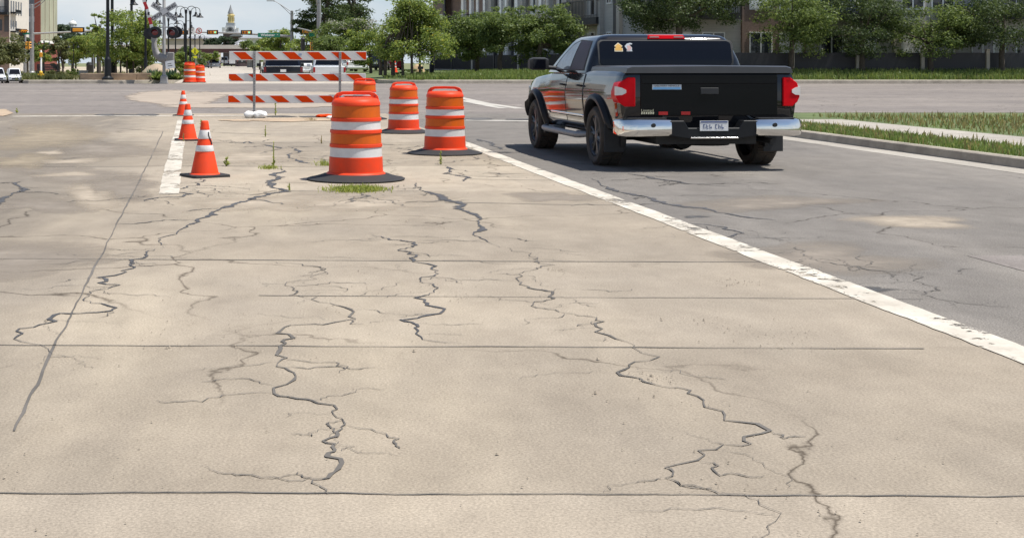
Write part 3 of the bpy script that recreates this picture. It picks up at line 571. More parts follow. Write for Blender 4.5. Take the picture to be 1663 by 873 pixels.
# ---------------------------------------------------------------- cones
def make_cone(label):
    t = thing('traffic_cone', label, 'traffic cone', group='orange cones along the left painted line')
    rz_ = lambda z: .187 - .150 * (z - .03) / .70
    b = MB(); b.lathe([(.205, .028), (.200, .040), (rz_(.05), .050)] + [(rz_(z), z) for z in (.15, .26, .268, .35, .352, .43, .438, .54, .62, .625)] + [(rz_(.625) + .004, .628), (.052, .70), (.048, .725), (.040, .735), (.030, .735), (.028, .70)], 40, cap=False)
    b.build('cone_body', M['cone'], t, 40)
    for z0, z1 in ((.335, .415), (.50, .615)):
        b = MB(); b.lathe([(rz_(z0) + .003, z0), (rz_(z0) + .0045, z0 + .004), (rz_(z1) + .0045, z1 - .004), (rz_(z1) + .003, z1)], 40, cap=False); b.build('reflective_collar', M['conewhite'], t, 40)
    b = MB(); q = .265
    pts = []
    for sx_, sy_ in ((1, 1), (-1, 1), (-1, -1), (1, -1)):
        a0 = {(1, 1): 0, (-1, 1): 90, (-1, -1): 180, (1, -1): 270}[(sx_, sy_)]
        for k in range(5): pts.append((sx_ * (q - .05) + .05 * math.cos(R(a0 + k * 22.5)), sy_ * (q - .05) + .05 * math.sin(R(a0 + k * 22.5))))
    b.prism(pts, lambda x, y: Vector((x, y, 0)), lambda x, y: Vector((x * .985, y * .985, .034))); b.build('rubber_base', M['rubber'], t, bevel=.006)
    return t
c0 = make_cone('nearest and largest orange cone, black tape strip on its upper collar')
c1 = dup(c0, P(305, 228), R(8), 'middle orange cone standing on the painted line, weed at its base')
c2 = dup(c0, P(297.5, 188), R(-6), 'farthest and smallest orange cone at the stop line')
c0.location = P(332.5, 286.5); c0.rotation_euler = (0, 0, R(31))
for c in (c1, c2): c.scale = (.97, .97, .96)
c2.location.z += .003
tp = MB(); tp.grid(lambda u, v: (lambda a, z: Vector(((.187 - .150 * (z - .03) / .70 + .0075) * math.cos(a), (.187 - .150 * (z - .03) / .70 + .0075) * math.sin(a), z)))(R(-52 - 31 + 14 * u + 6 * math.sin(v * 7) + 18 * (1 - v)), .425 + .165 * v), 4, 12)
tp.build('tape_strip', M['tape'], c0, solid=.003)
# ---------------------------------------------------------------- barricade
BY = P(413, 189).y; s_ = F / BY
bar = thing('barricade', 'three board orange and white striped barricade across the median', 'barricade', (Xat(483, BY), BY, 0))
bx0 = Xat(483, BY); lx = lambda px: Xat(px, BY) - bx0; lz = lambda py: Zat(py, BY)
def stripe_board(x0, x1, z0, z1, off, tilt):
    b = MB(); b.bx(lx(x0), lx(x1), -.030, 0, z0, z1, 0); o = b.build('board', M['boardwhite'], bar, bevel=.008)
    h = z1 - z0; m_ = h * .09; per = lx(39.8) - lx(0); wdt = per * .50; sl = per * .34
    st = MB(); X = lx(x0) + off
    lo, hi = lx(x0) + .006, lx(x1) - .006
    while X < hi:
        # slanted band clipped to the board
        poly = [(X, z1 - m_), (X + wdt, z1 - m_), (X + wdt + sl, z0 + m_), (X + sl, z0 + m_)]
        def clip(pl, xc, keep):
            out = []
            for i in range(len(pl)):
                a, c = pl[i], pl[(i + 1) % len(pl)]; ia, ic = keep(a[0]), keep(c[0])
                if ia: out.append(a)
                if ia != ic: f = (xc - a[0]) / (c[0] - a[0]); out.append((xc, a[1] + f * (c[1] - a[1])))
            return out
        poly = clip(poly, lo, lambda x: x >= lo) or []
        if poly: poly = clip(poly, hi, lambda x: x <= hi)
        if len(poly) > 2: st.prism(poly, lambda x, z: Vector((x, -.0335, z)), lambda x, z: Vector((x, -.0305, z)))
        X += per
    st.build('stripes', M['boardorange'], o)
    return o
b1 = stripe_board(372.5, 595, lz(98), lz(83.5), lx(378.5) - lx(372.5), 0)
stripe_board(371.5, 594, lz(132.5), lz(119.3), lx(363) - lx(371.5), 0)
stripe_board(370.5, 592, lz(167.5), lz(154.3), lx(358) - lx(370.5), 0)
stk = MB(); stk.box((lx(487.5), -.0345, lz(88.8)), (.09, .003, .06)); stk.build('sticker', mat('pale_blue_sticker', (.30, .36, .52), .5), b1)
for pxa, pxb in ((412.2, 413.6), (551.2, 552.4)):
    b = MB(); b.box((lx((pxa + pxb) / 2), -.055, (lz(84) + .06) / 2 + .0), (.072, .044, lz(84) - .06)); o = b.build('post', M['galv'], bar, bevel=.006)
    o.rotation_euler = (0, R((.35)), 0)
    h = MB()
    for i in range(22): h.lathe([(.011, -.001), (.011, .001)], 8, (lx((pxa + pxb) / 2), -.0785, .15 + i * .075), axis='y')
    h.build('hole_row', M['blackm'], o)
    f = MB(); f.box((lx((pxa + pxb) / 2), 0, .035), (.06, 1.3, .06)); f.build('foot', M['galv'], bar, bevel=.006)
def bag(name, label, cat, px, py, L_, W_, H_, m, seed, rz, lumps):
    r = random.Random(seed); b = MB(); p = P(px, py)
    def fn(u, v):
        a = 2 * math.pi * u; e = math.pi * (v - .5); cx, cz = math.cos(e), math.sin(e)
        pinch = 1 - .45 * math.exp(-((math.cos(a) * cx + .15) / .16) ** 2) * lumps
        n_ = 1 + .10 * math.sin(3 * a + seed) * cx + .05 * math.sin(7 * a + 3 * e) + .03 * math.sin(11 * a - 5 * e) + .018 * math.sin(23 * a)
        return Vector((L_ / 2 * math.copysign(abs(cx) ** .7, 1) * math.cos(a) * n_, W_ / 2 * cx ** .7 * math.sin(a) * n_ * pinch if cx > 0 else 0, max(0.002, H_ * .42 + H_ * .58 * cz * n_ * pinch)))
    b.grid(fn, 48, 20); o = b.build(name, m, None, 180); o.location = p; o.rotation_euler = (0, 0, rz); return tag(o, label, cat)
bag('sandbag', 'lumpy white sandbag slumped over the left foot of the barricade', 'sandbag', 415.5, 191.5, .62, .42, .20, M['sandbag'], 3, R(-8), 1)
bag('sandbag', 'flat orange sandbag lying behind the biggest drum', 'sandbag', 528, 190.6, .46, .34, .09, M['boardorange'], 5, R(12), .4)
bag('plastic_bag', 'crumpled white plastic bag beside the orange sandbag', 'bag', 540, 193, .36, .3, .09, M['sandbag'], 9, R(30), .6)
# ---------------------------------------------------------------- the black pickup
KX = 1.28
tk = thing('pickup_truck', 'large black pickup seen from its rear left, cut shiny chrome bumper corner', 'pickup truck', (4.865, 19.75, .003), R(5.2))
tk.scale = (1, 1.05, 1)
tk['label'] = 'large black crew cab pickup with chrome rear bumper in the right lane'
ST = [(-1.10, .945, .64, 1.33), (-1.075, .985, .58, 1.375), (-.95, 1.0, .54, 1.385), (-.5, 1.008, .50, 1.39), (.3, 1.012, .48, 1.39), (.62, 1.012, .46, 1.385), (1.6, 1.015, .45, 1.375), (2.7, 1.012, .45, 1.35), (3.05, 1.010, .46, 1.315), (3.5, 1.008, .50, 1.285), (4.0, 1.0, .52, 1.25), (4.35, .975, .5, 1.20), (4.55, .93, .48, 1.10), (4.66, .86, .5, .98)]
FR_ = [(.80, 0), (.93, .03), (.962, .12), (.985, .30), (1.0, .52), (1.0, .66), (.985, .78), (.968, .88), (.955, .94), (.925, .985), (.87, 1.0)]
def st_at(y):
    for a, b in zip(ST, ST[1:]):
        if a[0] <= y <= b[0]:
            f = (y - a[0]) / (b[0] - a[0]); return [a[i] + f * (b[i] - a[i]) for i in range(1, 4)]
    return list(ST[-1][1:]) if y > ST[-1][0] else list(ST[0][1:])
def side_x(y, z):
    hw, zb_, zt = st_at(y); f = (z - zb_) / (zt - zb_)
    for (x0, f0), (x1, f1) in zip(FR_, FR_[1:]):
        if f0 <= f <= f1: return hw * (x0 + (x1 - x0) * (f - f0) / (f1 - f0)) * KX
    return hw * (FR_[0][0] if f < 0 else FR_[-1][0]) * KX
ys = sorted(set([s[0] for s in ST] + [-1 + .2 * i for i in range(28)]))
secs = []
for y in ys:
    hw, zb_, zt = st_at(y); half = [(hw * x * KX, zb_ + f * (zt - zb_)) for x, f in FR_]
    secs.append([Vector((x, y, z)) for x, z in half] + [Vector((-x, y, z)) for x, z in half[::-1]])
b = MB(); b.loft(secs); body = b.build('body', M['carpaint'], tk, 30)
def cut(o, boxes):
    cs = []
    for c in boxes:
        m_ = o.modifiers.new('cut', 'BOOLEAN'); m_.operation = 'DIFFERENCE'; m_.solver = 'EXACT'; m_.object = c; cs.append(c)
    bpy.context.view_layer.update(); me = bpy.data.meshes.new_from_object(o.evaluated_get(bpy.context.evaluated_depsgraph_get()))
    o.modifiers.clear(); o.data = me
    for c in cs: bpy.data.objects.remove(c)
    me.shade_smooth(); me.set_sharp_from_angle(angle=R(30))
cutters = []
for y in (0, 3.7):
    for s in (-1, 1):
        c = MB(); c.lathe([(.515, 0), (.515, .75)] if s > 0 else [(.515, -.75), (.515, 0)], 40, (s * .72 if s > 0 else -.72, y, .44), axis='x'); cutters.append(c.build('cutter', M['blackm'], tk))
cut(body, cutters)
# black arch liners inside the wheel openings
# greenhouse
LV = [(1.34, 1.235, .62, 3.10), (1.42, 1.215, .625, 2.93), (1.55, 1.17, .64, 2.72), (1.70, 1.105, .675, 2.47), (1.82, 1.045, .715, 2.27), (1.875, 1.005, .745, 2.17), (1.91, .95, .79, 2.06), (1.935, .84, .90, 1.90)]
def rrect(hw, y0, y1, r, z, n=6):
    r = min(r, hw * .9, (y1 - y0) * .45); out = []
    for cx, cy, a0 in ((hw - r, y1 - r, 0), (-hw + r, y1 - r, 90), (-hw + r, y0 + r, 180), (hw - r, y0 + r, 270)):
        out += [Vector((cx + r * math.cos(R(a0 + 90 * k / n)), cy + r * math.sin(R(a0 + 90 * k / n)), z)) for k in range(n + 1)]
    return out
b = MB(); b.loft([rrect(hw, y0, y1, .13, z) for z, hw, y0, y1 in LV]); cab = b.build('cab', M['carpaint'], tk, 28)
def lv(z, i):
    for a, c in zip(LV, LV[1:]):
        if a[0] <= z <= c[0]: f = (z - a[0]) / (c[0] - a[0]); return a[i] + f * (c[i] - a[i])
    return LV[-1][i] if z > 1 else LV[0][i]
def zrows(poly, n=16):                           # rows of a convex outline: height, first and last position
    z0, z1 = min(p[1] for p in poly), max(p[1] for p in poly); out = []
    for i in range(n + 1):
        z = z0 + 1e-4 + (z1 - z0 - 2e-4) * i / n; xs = []
        for (a, za), (c, zc) in zip(poly, poly[1:] + poly[:1]):
            if (za - z) * (zc - z) <= 0 and za != zc: xs.append(a + (c - a) * (z - za) / (zc - za))
        out.append((z, min(xs), max(xs)))
    return out
def curved(poly, fn, name, mt, parent, nu=8, n=16, solid=.006):
    rows = zrows(poly, n); b = MB(); vs_ = [fn(a + (c - a) * i / nu, z) for z, a, c in rows for i in range(nu + 1)]
    b.add(vs_, [(j * (nu + 1) + i, j * (nu + 1) + i + 1, (j + 1) * (nu + 1) + i + 1, (j + 1) * (nu + 1) + i) for j in range(n) for i in range(nu)]); return b.build(name, mt, parent, 60)
def side_panel(poly, s, off, mt, name, th=.012, parent=tk):   # polygon given in (y, z) on the cab side
    return curved(poly, lambda y, z: Vector((s * (lv(z, 1) + off), y, z)), name, mt, parent)
for s in (-1, 1):
    fr = side_panel([(.80, 1.375), (.86, 1.60), (1.0, 1.845), (1.70, 1.865), (2.02, 1.80), (2.34, 1.62), (2.62, 1.44), (2.66, 1.375)], s, .002, M['blackm'], 'window_surround')
    side_panel([(.86, 1.39), (.91, 1.60), (1.03, 1.825), (1.60, 1.845), (1.60, 1.39)], s, .006, M['film'], 'rear_side_window')
    side_panel([(1.66, 1.39), (1.66, 1.843), (1.74, 1.84), (2.0, 1.78), (2.30, 1.61), (2.5, 1.47), (2.5, 1.39)], s, .006, M['paleglass'] if s < 0 else M['glass'], 'front_side_window')  # left pane in pale opaque colour, the bright sky behind it painted in
def rear_panel(x0, x1, z0, z1, off, mt, name, r=.06, parent=tk, y_=None):
    b = MB(); pts = []
    for cx, cz, a0 in ((x1 - r, z1 - r, 0), (x0 + r, z1 - r, 90), (x0 + r, z0 + r, 180), (x1 - r, z0 + r, 270)):
        pts += [(cx + r * math.cos(R(a0 + 22.5 * k)), cz + r * math.sin(R(a0 + 22.5 * k))) for k in range(5)]
    fy = (lambda z: lv(z, 2)) if y_ is None else (lambda z: y_)
    return curved(pts, lambda x, z: Vector((x, fy(z) - off, z)), name, mt, parent)
rear_panel(-1.06, 1.06, 1.44, 1.845, .004, M['blackm'], 'window_surround')
rw = rear_panel(-1.03, 1.03, 1.455, 1.83, .008, M['glass'], 'rear_window')
curved([(-.88, 1.40), (.88, 1.40), (.80, 1.86), (-.80, 1.86)], lambda x, z: Vector((x * 1.28, lv(z, 3) + .004, z)), 'windshield', M['glass'], tk)
# stickers on the rear glass
def sticker(poly, cx, cz, w_, h_, mt, name, parent, off=.0095, y_=None):
    fy = (lambda z: lv(z, 2)) if y_ is None else (lambda z: y_)
    b = MB(); b.prism([(cx + x * w_, cz + z * h_) for x, z in poly], lambda x, z: Vector((x, fy(z) - off, z)), lambda x, z: Vector((x, fy(z) - off + .001, z))); return b.build(name, mt, parent)
arrow = [(0, .5), (.5, .12), (.28, -.08), (.5, -.12), (.5, -.5), (-.5, -.5), (-.5, -.12), (-.28, -.08), (-.5, .12)]
sticker(arrow, -.735, 1.735, .130, .135, M['cream'], 'window_sticker', rw)
sticker(arrow, -.735, 1.735, .112, .108, M['gold_y'], 'window_sticker', rw, .0108)
sticker([(-.5, .1), (-.2, .4), (.2, .5), (.5, .42), (.4, .3), (.1, .3), (.42, -.1), (.35, -.25), (.42, -.5), (-.3, -.5), (-.25, -.25)], -.575, 1.735, .125, .13, M['stwhite'], 'window_sticker', rw)
sticker([(-.2, .2), (.2, .25), (.4, -.05), (.2, -.4), (-.25, -.4), (-.1, -.1)], -.58, 1.73, .12, .12, M['skin'], 'window_sticker', rw, .0108)
# brake light above the rear glass
bl = MB(); bl.prism([(-.30, 1.858), (-.27, 1.925), (.27, 1.925), (.30, 1.858)], lambda x, z: Vector((x + .03, .715 + (z - 1.85) * .35, z)), lambda x, z: Vector((x + .03, .86, z))); bo = bl.build('brake_light', M['red'], tk, bevel=.01)
for x in (-.16, .22):
    q = MB(); q.prism([(x - .075, 1.880), (x - .07, 1.902), (x + .07, 1.902), (x + .075, 1.880)], lambda x, z: Vector((x, .712 + (z - 1.85) * .35, z)), lambda x, z: Vector((x, .72, z))); q.build('lens', mat('brake_light_pale', (.62, .30, .28), .2), bo)  # two paler spots set on the red brake light
# doors as raised panels with gaps between them
def door(y0, y1, z0, z1, s, nm):
    b = MB(); nu, nv = 12, 12
    def fn(u, v):
        y = y0 + (y1 - y0) * u; z = z0 + (z1 - z0) * v
        e = min(u, 1 - u, v, 1 - v); off = .011 if e > .001 else -.004
        return Vector((s * (side_x(y, z) + off), y, z))
    uu = [0, .012] + [i / 12 for i in range(1, 12)] + [.988, 1]
    vs_ = [fn(u, v) for v in uu for u in uu]; k = len(uu)
    b.add(vs_, [(j * k + i, j * k + i + 1, (j + 1) * k + i + 1, (j + 1) * k + i) for j in range(k - 1) for i in range(k - 1)])
    d = b.build(nm, M['carpaint'], tk, 40)
    yh = y0 + .17; h = MB(); x_ = side_x(yh, 1.15) + .011
    h.tube([(s * x_, yh - .09, 1.15), (s * (x_ + .035), yh - .07, 1.152), (s * (x_ + .04), yh, 1.154), (s * (x_ + .035), yh + .07, 1.152), (s * x_, yh + .09, 1.15)], [.012, .016, .017, .016, .012], 8); h.build('handle', M['black'], d, 60)
    return d
for s in (-1, 1):
    door(.66, 1.63, .58, 1.335, s, 'door'); door(1.65, 2.74, .58, 1.32, s, 'door')
    m_ = MB(); m_.grid(lambda u, v: Vector((s * (side_x(.62 + 2.1 * u, .665 + .045 * v) + .022 - .004 * abs(v - .5) * 2), .62 + 2.1 * u, .665 + .045 * v)), 16, 2); m_.build('side_moulding', M['chrome'], tk, 60, solid=.012)
    r_ = MB(); r_.tube([(s * 1.24, .55, .42), (s * 1.33, .70, .405), (s * 1.35, .9, .40), (s * 1.35, 2.7, .40), (s * 1.33, 2.9, .405), (s * 1.24, 3.05, .42)], [.04, .048, .05, .05, .048, .04], 12)
    r_.bx(min(s * 1.1, s * 1.3), max(s * 1.1, s * 1.3), .75, 1.0, .38, .46); r_.bx(min(s * 1.1, s * 1.3), max(s * 1.1, s * 1.3), 2.4, 2.7, .38, .46); r_.build('running_board', M['grey'], tk, 60)
    # flares
    for y in (0, 3.7):
        f = MB(); sec = []
        for k in range(25):
            a = R(-14 + 208 * k / 24); cy, cz = math.cos(a), math.sin(a)
            pts = []
            for rr_, o_ in ((.50, -.05), (.505, .035), (.53, .065), (.575, .060), (.60, .035), (.61, -.01)):
                yy, zz = y + rr_ * cy, .44 + rr_ * cz; pts.append(Vector((s * (side_x(min(4.5, max(-1.09, yy)), max(.5, zz)) + o_ + (.06 if yy > 4.15 else 0)), yy, zz)))
            sec.append(pts)
        f.loft(sec); f.build('fender_flare', M['black'], tk, 40)
    # mud flap
    f = MB(); f.box((s * 1.17, -.53, .42), (.30, .02, .40)); f.build('mud_flap', M['blackm'], tk, bevel=.01)
    # mirror
    m_ = MB(); secs = []
    for x_, sc in ((1.36, .75), (1.42, 1), (1.62, 1.0), (1.68, .8)):
        secs.append([Vector((s * x_, 2.52 + yy * sc, 1.475 + zz * sc)) for yy, zz in ((-.06, -.09), (-.07, .0), (-.06, .09), (0, .11), (.10, .08), (.13, 0), (.10, -.08), (0, -.10))])
    m_.loft(secs); m_.tube([(s * 1.16, 2.52, 1.40), (s * 1.38, 2.52, 1.42)], .035, 8); mo = m_.build('side_mirror', M['blackm'], tk, 50)
    g_ = MB(); g_.bx(min(s * 1.42, s * 1.63), max(s * 1.42, s * 1.63), 2.443, 2.449, 1.40, 1.55); g_.build('mirror_glass', M['glass'], mo)
# wheels
def wheel(s, y):
    t = MB(); x0 = s * .93 if s > 0 else -.93; w_ = s * .36
    prof = [(.30, .02), (.325, 0), (.385, .0), (.415, .03), (.425, .08), (.425, .28), (.415, .33), (.385, .36), (.325, .36), (.30, .34)]
    t.lathe([(r_, z * s) for r_, z in prof], 48, (s * .965, y, .425), axis='x', cap=False)
    for k in range(60):
        a = 2 * math.pi * k / 60; 
        for off in (.10, .26): t.box((s * (.965 + off), y + .427 * math.cos(a), .425 + .427 * math.sin(a)), (.13, .022, .012), Matrix.Rotation(a - math.pi / 2, 3, 'X'))
    ty = t.build('tyre', M['tyre'], None, 40)
    wh = bpy.data.objects.new('wheel', None); COL.objects.link(wh); wh.parent = tk; ty.parent = wh
    r_ = MB(); X = s * (.965 + .31)
    r_.lathe([(.30, s * -.30), (.302, s * .02), (.285, s * .03), (.27, s * .01), (.262, s * -.05), (.26, s * -.25)], 40, (X, y, .425), axis='x', cap=False)
    r_.lathe([(.26, 0), (.26, s * .01)], 32, (s * (.965 + .12), y, .425), axis='x')
    r_.lathe([(.085, s * -.1), (.085, s * .0), (.06, s * .012), (.001, s * .014)], 20, (X, y, .425), axis='x')
    for k in range(6):
        a = 2 * math.pi * k / 6 + .3
        for da in (-.10, .10):
            q = [Vector((X + s * dx, y + rr_ * math.cos(a + da * f), .425 + rr_ * math.sin(a + da * f))) for rr_, f, dx in ((.06, .4, -.01), (.17, 1.1, -.015), (.275, 1.6, -.01))]
            r_.tube(q, [.026, .024, .028], 6)
    r_.build('rim', mat('rim_black', (.035, .036, .04), .3, var=.2), wh, 40)
for s in (-1, 1):
    for y in (0, 3.7): wheel(s, y)
# tailgate, lamps, bumper
tg = MB(); tg.bx(-.98, .98, -1.118, -1.09, .76, 1.345); tgo = tg.build('tailgate', M['gateshade'], tk, bevel=.012)
e_ = MB(); e_.bx(-.97, .97, -1.126, -1.10, 1.20, 1.335); e_.build('tailgate_ridge', M['gateshade'], tgo, bevel=.018)
h_ = MB(); h_.bx(-.13, .13, -1.130, -1.115, 1.06, 1.15); h_.build('handle', M['blackm'], tgo, bevel=.01)
for s in (-1, 1):
    poly = [(1.055, .89), (1.055, 1.295), (1.16, 1.295), (1.275, 1.215), (1.315, 1.10), (1.315, 1.02), (1.28, .95), (1.20, .89)]
    q = MB(); q.prism([(s * x, z) for x, z in poly], lambda x, z: Vector((x, -1.130 + max(0, abs(x) - 1.15) * .25, z)), lambda x, z: Vector((x * (1.006 if abs(x) > 1.25 else 1), -.86, z))); lo = q.build('tail_light', M['red'], tk, bevel=.014)
    q = MB(); q.prism([(s * x, z) for x, z in [(1.318, 1.045), (1.318, 1.17), (1.24, 1.15), (1.185, 1.12), (1.185, 1.08), (1.24, 1.05)]], lambda x, z: Vector((x, -1.137 + max(0, abs(x) - 1.15) * .25, z)), lambda x, z: Vector((x, -1.02, z))); q.build('reversing_lens', mat('clear_lens', (.62, .60, .58), .12, coat=.5), lo)
    q = MB(); secs = []
    for x_, y0_, zz0, zz1 in ((.60, -1.30, .50, .715), (.64, -1.31, .495, .72), (1.05, -1.30, .485, .725), (1.22, -1.26, .485, .72), (1.30, -1.17, .495, .71), (1.325, -1.02, .52, .69)):
        secs.append([Vector((s * x_, y0_ + .03, zz0)), Vector((s * x_, y0_ + .005, zz0 + .03)), Vector((s * x_, y0_, zz0 + .09)), Vector((s * x_, y0_ + .01, zz1 - .05)), Vector((s * x_, y0_ + .03, zz1 - .01)), Vector((s * x_, y0_ + .07, zz1)), Vector((s * x_, -.98, zz1)), Vector((s * x_, -.98, zz0))])
    q.loft(secs); bo_ = q.build('bumper_corner', M['chrome'], tk, 35)
    q = MB(); q.bx(min(s * .66, s * 1.18), max(s * .66, s * 1.18), -1.24, -1.11, .722, .735); q.build('step_pad', M['blackm'], bo_)
    q = MB(); q.lathe([(.03, 0), (.028, -.012)], 12, (s * .86, -1.312, .64), axis='y'); q.build('parking_sensor', M['blackm'], bo_)
q = MB(); q.prism([(-.66, .70), (-.42, .70), (-.36, .60), (.36, .60), (.42, .70), (.66, .70), (.66, .50), (.30, .44), (-.30, .44), (-.66, .50)], lambda x, z: Vector((x, -1.285, z)), lambda x, z: Vector((x, -1.0, z))); q.build('bumper_centre', M['black'], tk, bevel=.012)
q = MB(); q.bx(-.34, .34, -1.32, -1.05, .455, .475); q.build('step_plate', M['chrome'], tk, bevel=.006)
q = MB(); q.bx(-.20, .20, -1.292, -1.284, .56, .70); pl = q.build('license_plate', M['white'], tk)
q = MB(); q.bx(-.19, .19, -1.2945, -1.2925, .672, .692)
for i_, x in enumerate((-.14, -.095, -.05, .03, .075, .12)):
    q.bx(x - .015, x - .007, -1.2945, -1.2925, .59, .65)
    q.bx(x - .0065, x + .015, -1.2945, -1.2925, .642 - .02 * (i_ % 3), .650 - .02 * (i_ % 3))
    if i_ % 2: q.bx(x - .0065, x + .015, -1.2945, -1.2925, .59, .597)
    else: q.bx(x + .008, x + .015, -1.2945, -1.2925, .59, .6195)
q.build('plate_mark', mat('plate_ink', (.06, .09, .22), .5), pl)
for x in (-.66, -.34):
    q = MB(); q.bx(x - .065, x + .065, -1.124, -1.116, .775, .82); q.build('reflector', M['redref'], tgo)
q = MB(); q.bx(-.815, -.40, -1.1205, -1.1175, 1.125, 1.195); q2 = q.build('bumper_sticker', M['stwhite'], tgo)
q = MB(); q.bx(-.805, -.41, -1.1225, -1.1206, 1.128, 1.157); q.build('sticker_band', M['stblue'], q2)
text('sticker_text', 'DELIVERY VEHICLE', .033, M['tape'], q2, (-.607, -1.1215, 1.176), sx_=1.28, ext=.0006)
bd = MB(); r_ = random.Random(4)
text('badge', 'Limited', .05, M['chrome'], tgo, (-.885, -1.1205, .835), sx_=1.2, ext=.002)
for i in range(6): bd.prism([(-.975 + i * .032, .785), (-.970 + i * .032, .815), (-.948 + i * .032, .815), (-.953 + i * .032, .785)], lambda x, z: Vector((x, -1.123, z)), lambda x, z: Vector((x, -1.117, z)))
bd.build('badge', M['chrome'], tgo)
# bed cover
q = MB(); secs = []
for x_, z_ in ((-1.19, 1.375), (-1.17, 1.432), (-1.10, 1.452), (0, 1.462), (1.10, 1.452), (1.17, 1.432), (1.19, 1.375)): secs.append([Vector((x_, -1.135, z_ - .014)), Vector((x_, -1.10, z_)), Vector((x_, .59, z_)), Vector((x_, .60, 1.37)), Vector((x_, -1.135, 1.352))])
q.loft(secs); q.build('bed_cover', mat('bed_cover_grey', (.06, .062, .068), .32, var=.1, spec=.5), tk, 30)
# underside: axle, exhaust, spare
u = MB(); u.bx(-.72, .72, -1.0, 4.3, .36, .60); u.tube([(-1.0, 0, .42), (1.0, 0, .42)], .06, 10); u.lathe([(.16, -.14), (.19, 0), (.16, .14)], 16, (0, 0, .40), axis='y'); u.lathe([(.33, .33), (.36, .36), (.36, .46), (.33, .5)], 24, (0.12, -.62, 0)); u.tube([(.9, -.3, .42), (.92, -1.1, .40)], .04, 10)
u.build('underbody', M['blackm'], tk, 40)
q = MB(); q.prism([(-.9, .62), (.9, .62), (.86, 1.0), (-.86, 1.0)], lambda x, z: Vector((x, 4.62, z)), lambda x, z: Vector((x, 4.72, z))); q.build('grille', M['chrome'], tk, bevel=.02)
for s in (-1, 1):
    q = MB(); q.bx(min(s * .86, s * 1.2), max(s * .86, s * 1.2), 4.40, 4.60, .90, 1.08); q.build('headlight', M['paleglass'], tk, bevel=.03)
q = MB(); q.bx(-1.16, 1.16, 4.5, 4.8, .48, .66); q.build('front_bumper', M['chrome'], tk, bevel=.05)
# ---------------------------------------------------------------- railroad signal with raised gate
def W(px, py, d): return Vector((Xat(px, d), d, Zat(py, d)))
D = 68.85; o0 = Vector((Xat(266.5, D), D, .42)); q_ = lambda px, py, dy=0: W(px, py, D + dy) - o0
sg = thing('railroad_signal', 'grey railroad crossing signal post with crossbuck, paired red lamps and raised striped gate', 'railroad signal', o0)
b = MB(); b.lathe([(.155, 0), (.155, .40), (.12, .44), (.085, .46), (.082, 4.9), (.06, 4.94), (.001, 4.96)], 20); b.box((0, 0, .03), (.42, .42, .06)); b.build('post', M['signal_grey'], sg, 40)
b = MB(); b.prism([(-.19, 0), (.19, 0), (.16, .40), (-.16, .40)], lambda x, z: Vector((x, -.17, z)), lambda x, z: Vector((x, .17, z))); b.build('post_base', M['signal_grey'], sg, bevel=.02)
for body, ang in (('RAILROAD', -32), ('CROSSING', 32)):
    c = q_(267, 19.5); bl_ = MB(); dy = -.10 if ang < 0 else -.125
    rot = Matrix.Rotation(R(-ang), 3, 'Y'); bl_.box((c.x, dy, c.z), (1.46, .012, .245), rot); bo = bl_.build('crossbuck_blade', M['bladewhite'], sg)
    h = MB(); h.box((c.x, dy + .012, c.z), (1.49, .006, .27), rot); h.build('rim', M['grey'], bo)
    a, z_ = body[:4], body[4:]
    for part, off in ((a, -.44), (z_, .44)):
        v = Vector((math.cos(R(ang)) * off, 0, math.sin(R(ang)) * off))
        t_ = text('lettering', part, .205, M['tape'], bo, (c.x + v.x, dy - .0075, c.z + v.z), (R(90), -R(ang), 0), 1.12, .001, bold=.006)
# lamps
b = MB(); c = q_(266.5, 44.5); b.tube([(-.62, -.05, c.z - .05), (-.5, -.05, c.z), (.5, -.05, c.z), (.62, -.05, c.z - .05)], .03, 8); b.build('lamp_arm', M['signal_grey'], sg, 60)
def flasher(px, py, ry, yaw, nm='flasher'):
    c = q_(px, py); e = bpy.data.objects.new(nm, None); COL.objects.link(e); e.parent = sg; e.location = (c.x, -.34, c.z); e.rotation_euler = (0, 0, yaw); e.scale = (1.16, 1, .98)
    b = MB(); b.lathe([(.001, .03), (.30, .03), (.31, .0), (.30, -.012), (.14, -.014), (.14, -.02)], 32, axis='y', cap=False)
    b.lathe([(.15, -.01), (.13, .12), (.06, .16), (.001, .16)], 24, axis='y', cap=False)
    # hood over the lens
    n = 20; v = []
    for k in range(n + 1):
        a = R(-10 + 200 * k / n); ln = .06 + .20 * max(0, math.sin(a))
        v += [(.155 * math.cos(a), -.01, .155 * math.sin(a)), (.16 * math.cos(a), -.01 - ln, .16 * math.sin(a) + .01)]
    b.add(v, [(2 * k, 2 * k + 1, 2 * k + 3, 2 * k + 2) for k in range(n)]); b.build('backboard', M['blackm'], e, 40)
    l_ = MB(); l_.lathe([(.15, -.022), (.13, -.035), (.08, -.045), (.001, -.05)], 24, axis='y', cap=False); l_.build('lens', M['darkred'], e, 60); return e
flasher(253.5, 53, 1, R(-6)); flasher(281.5, 53.5, 1, R(-24)); fl2 = flasher(285.5, 52.5, 1, R(165))
f3 = flasher(243.5, 55, 1, R(175)); f3.location.y = .12; fl2.location.y = .10
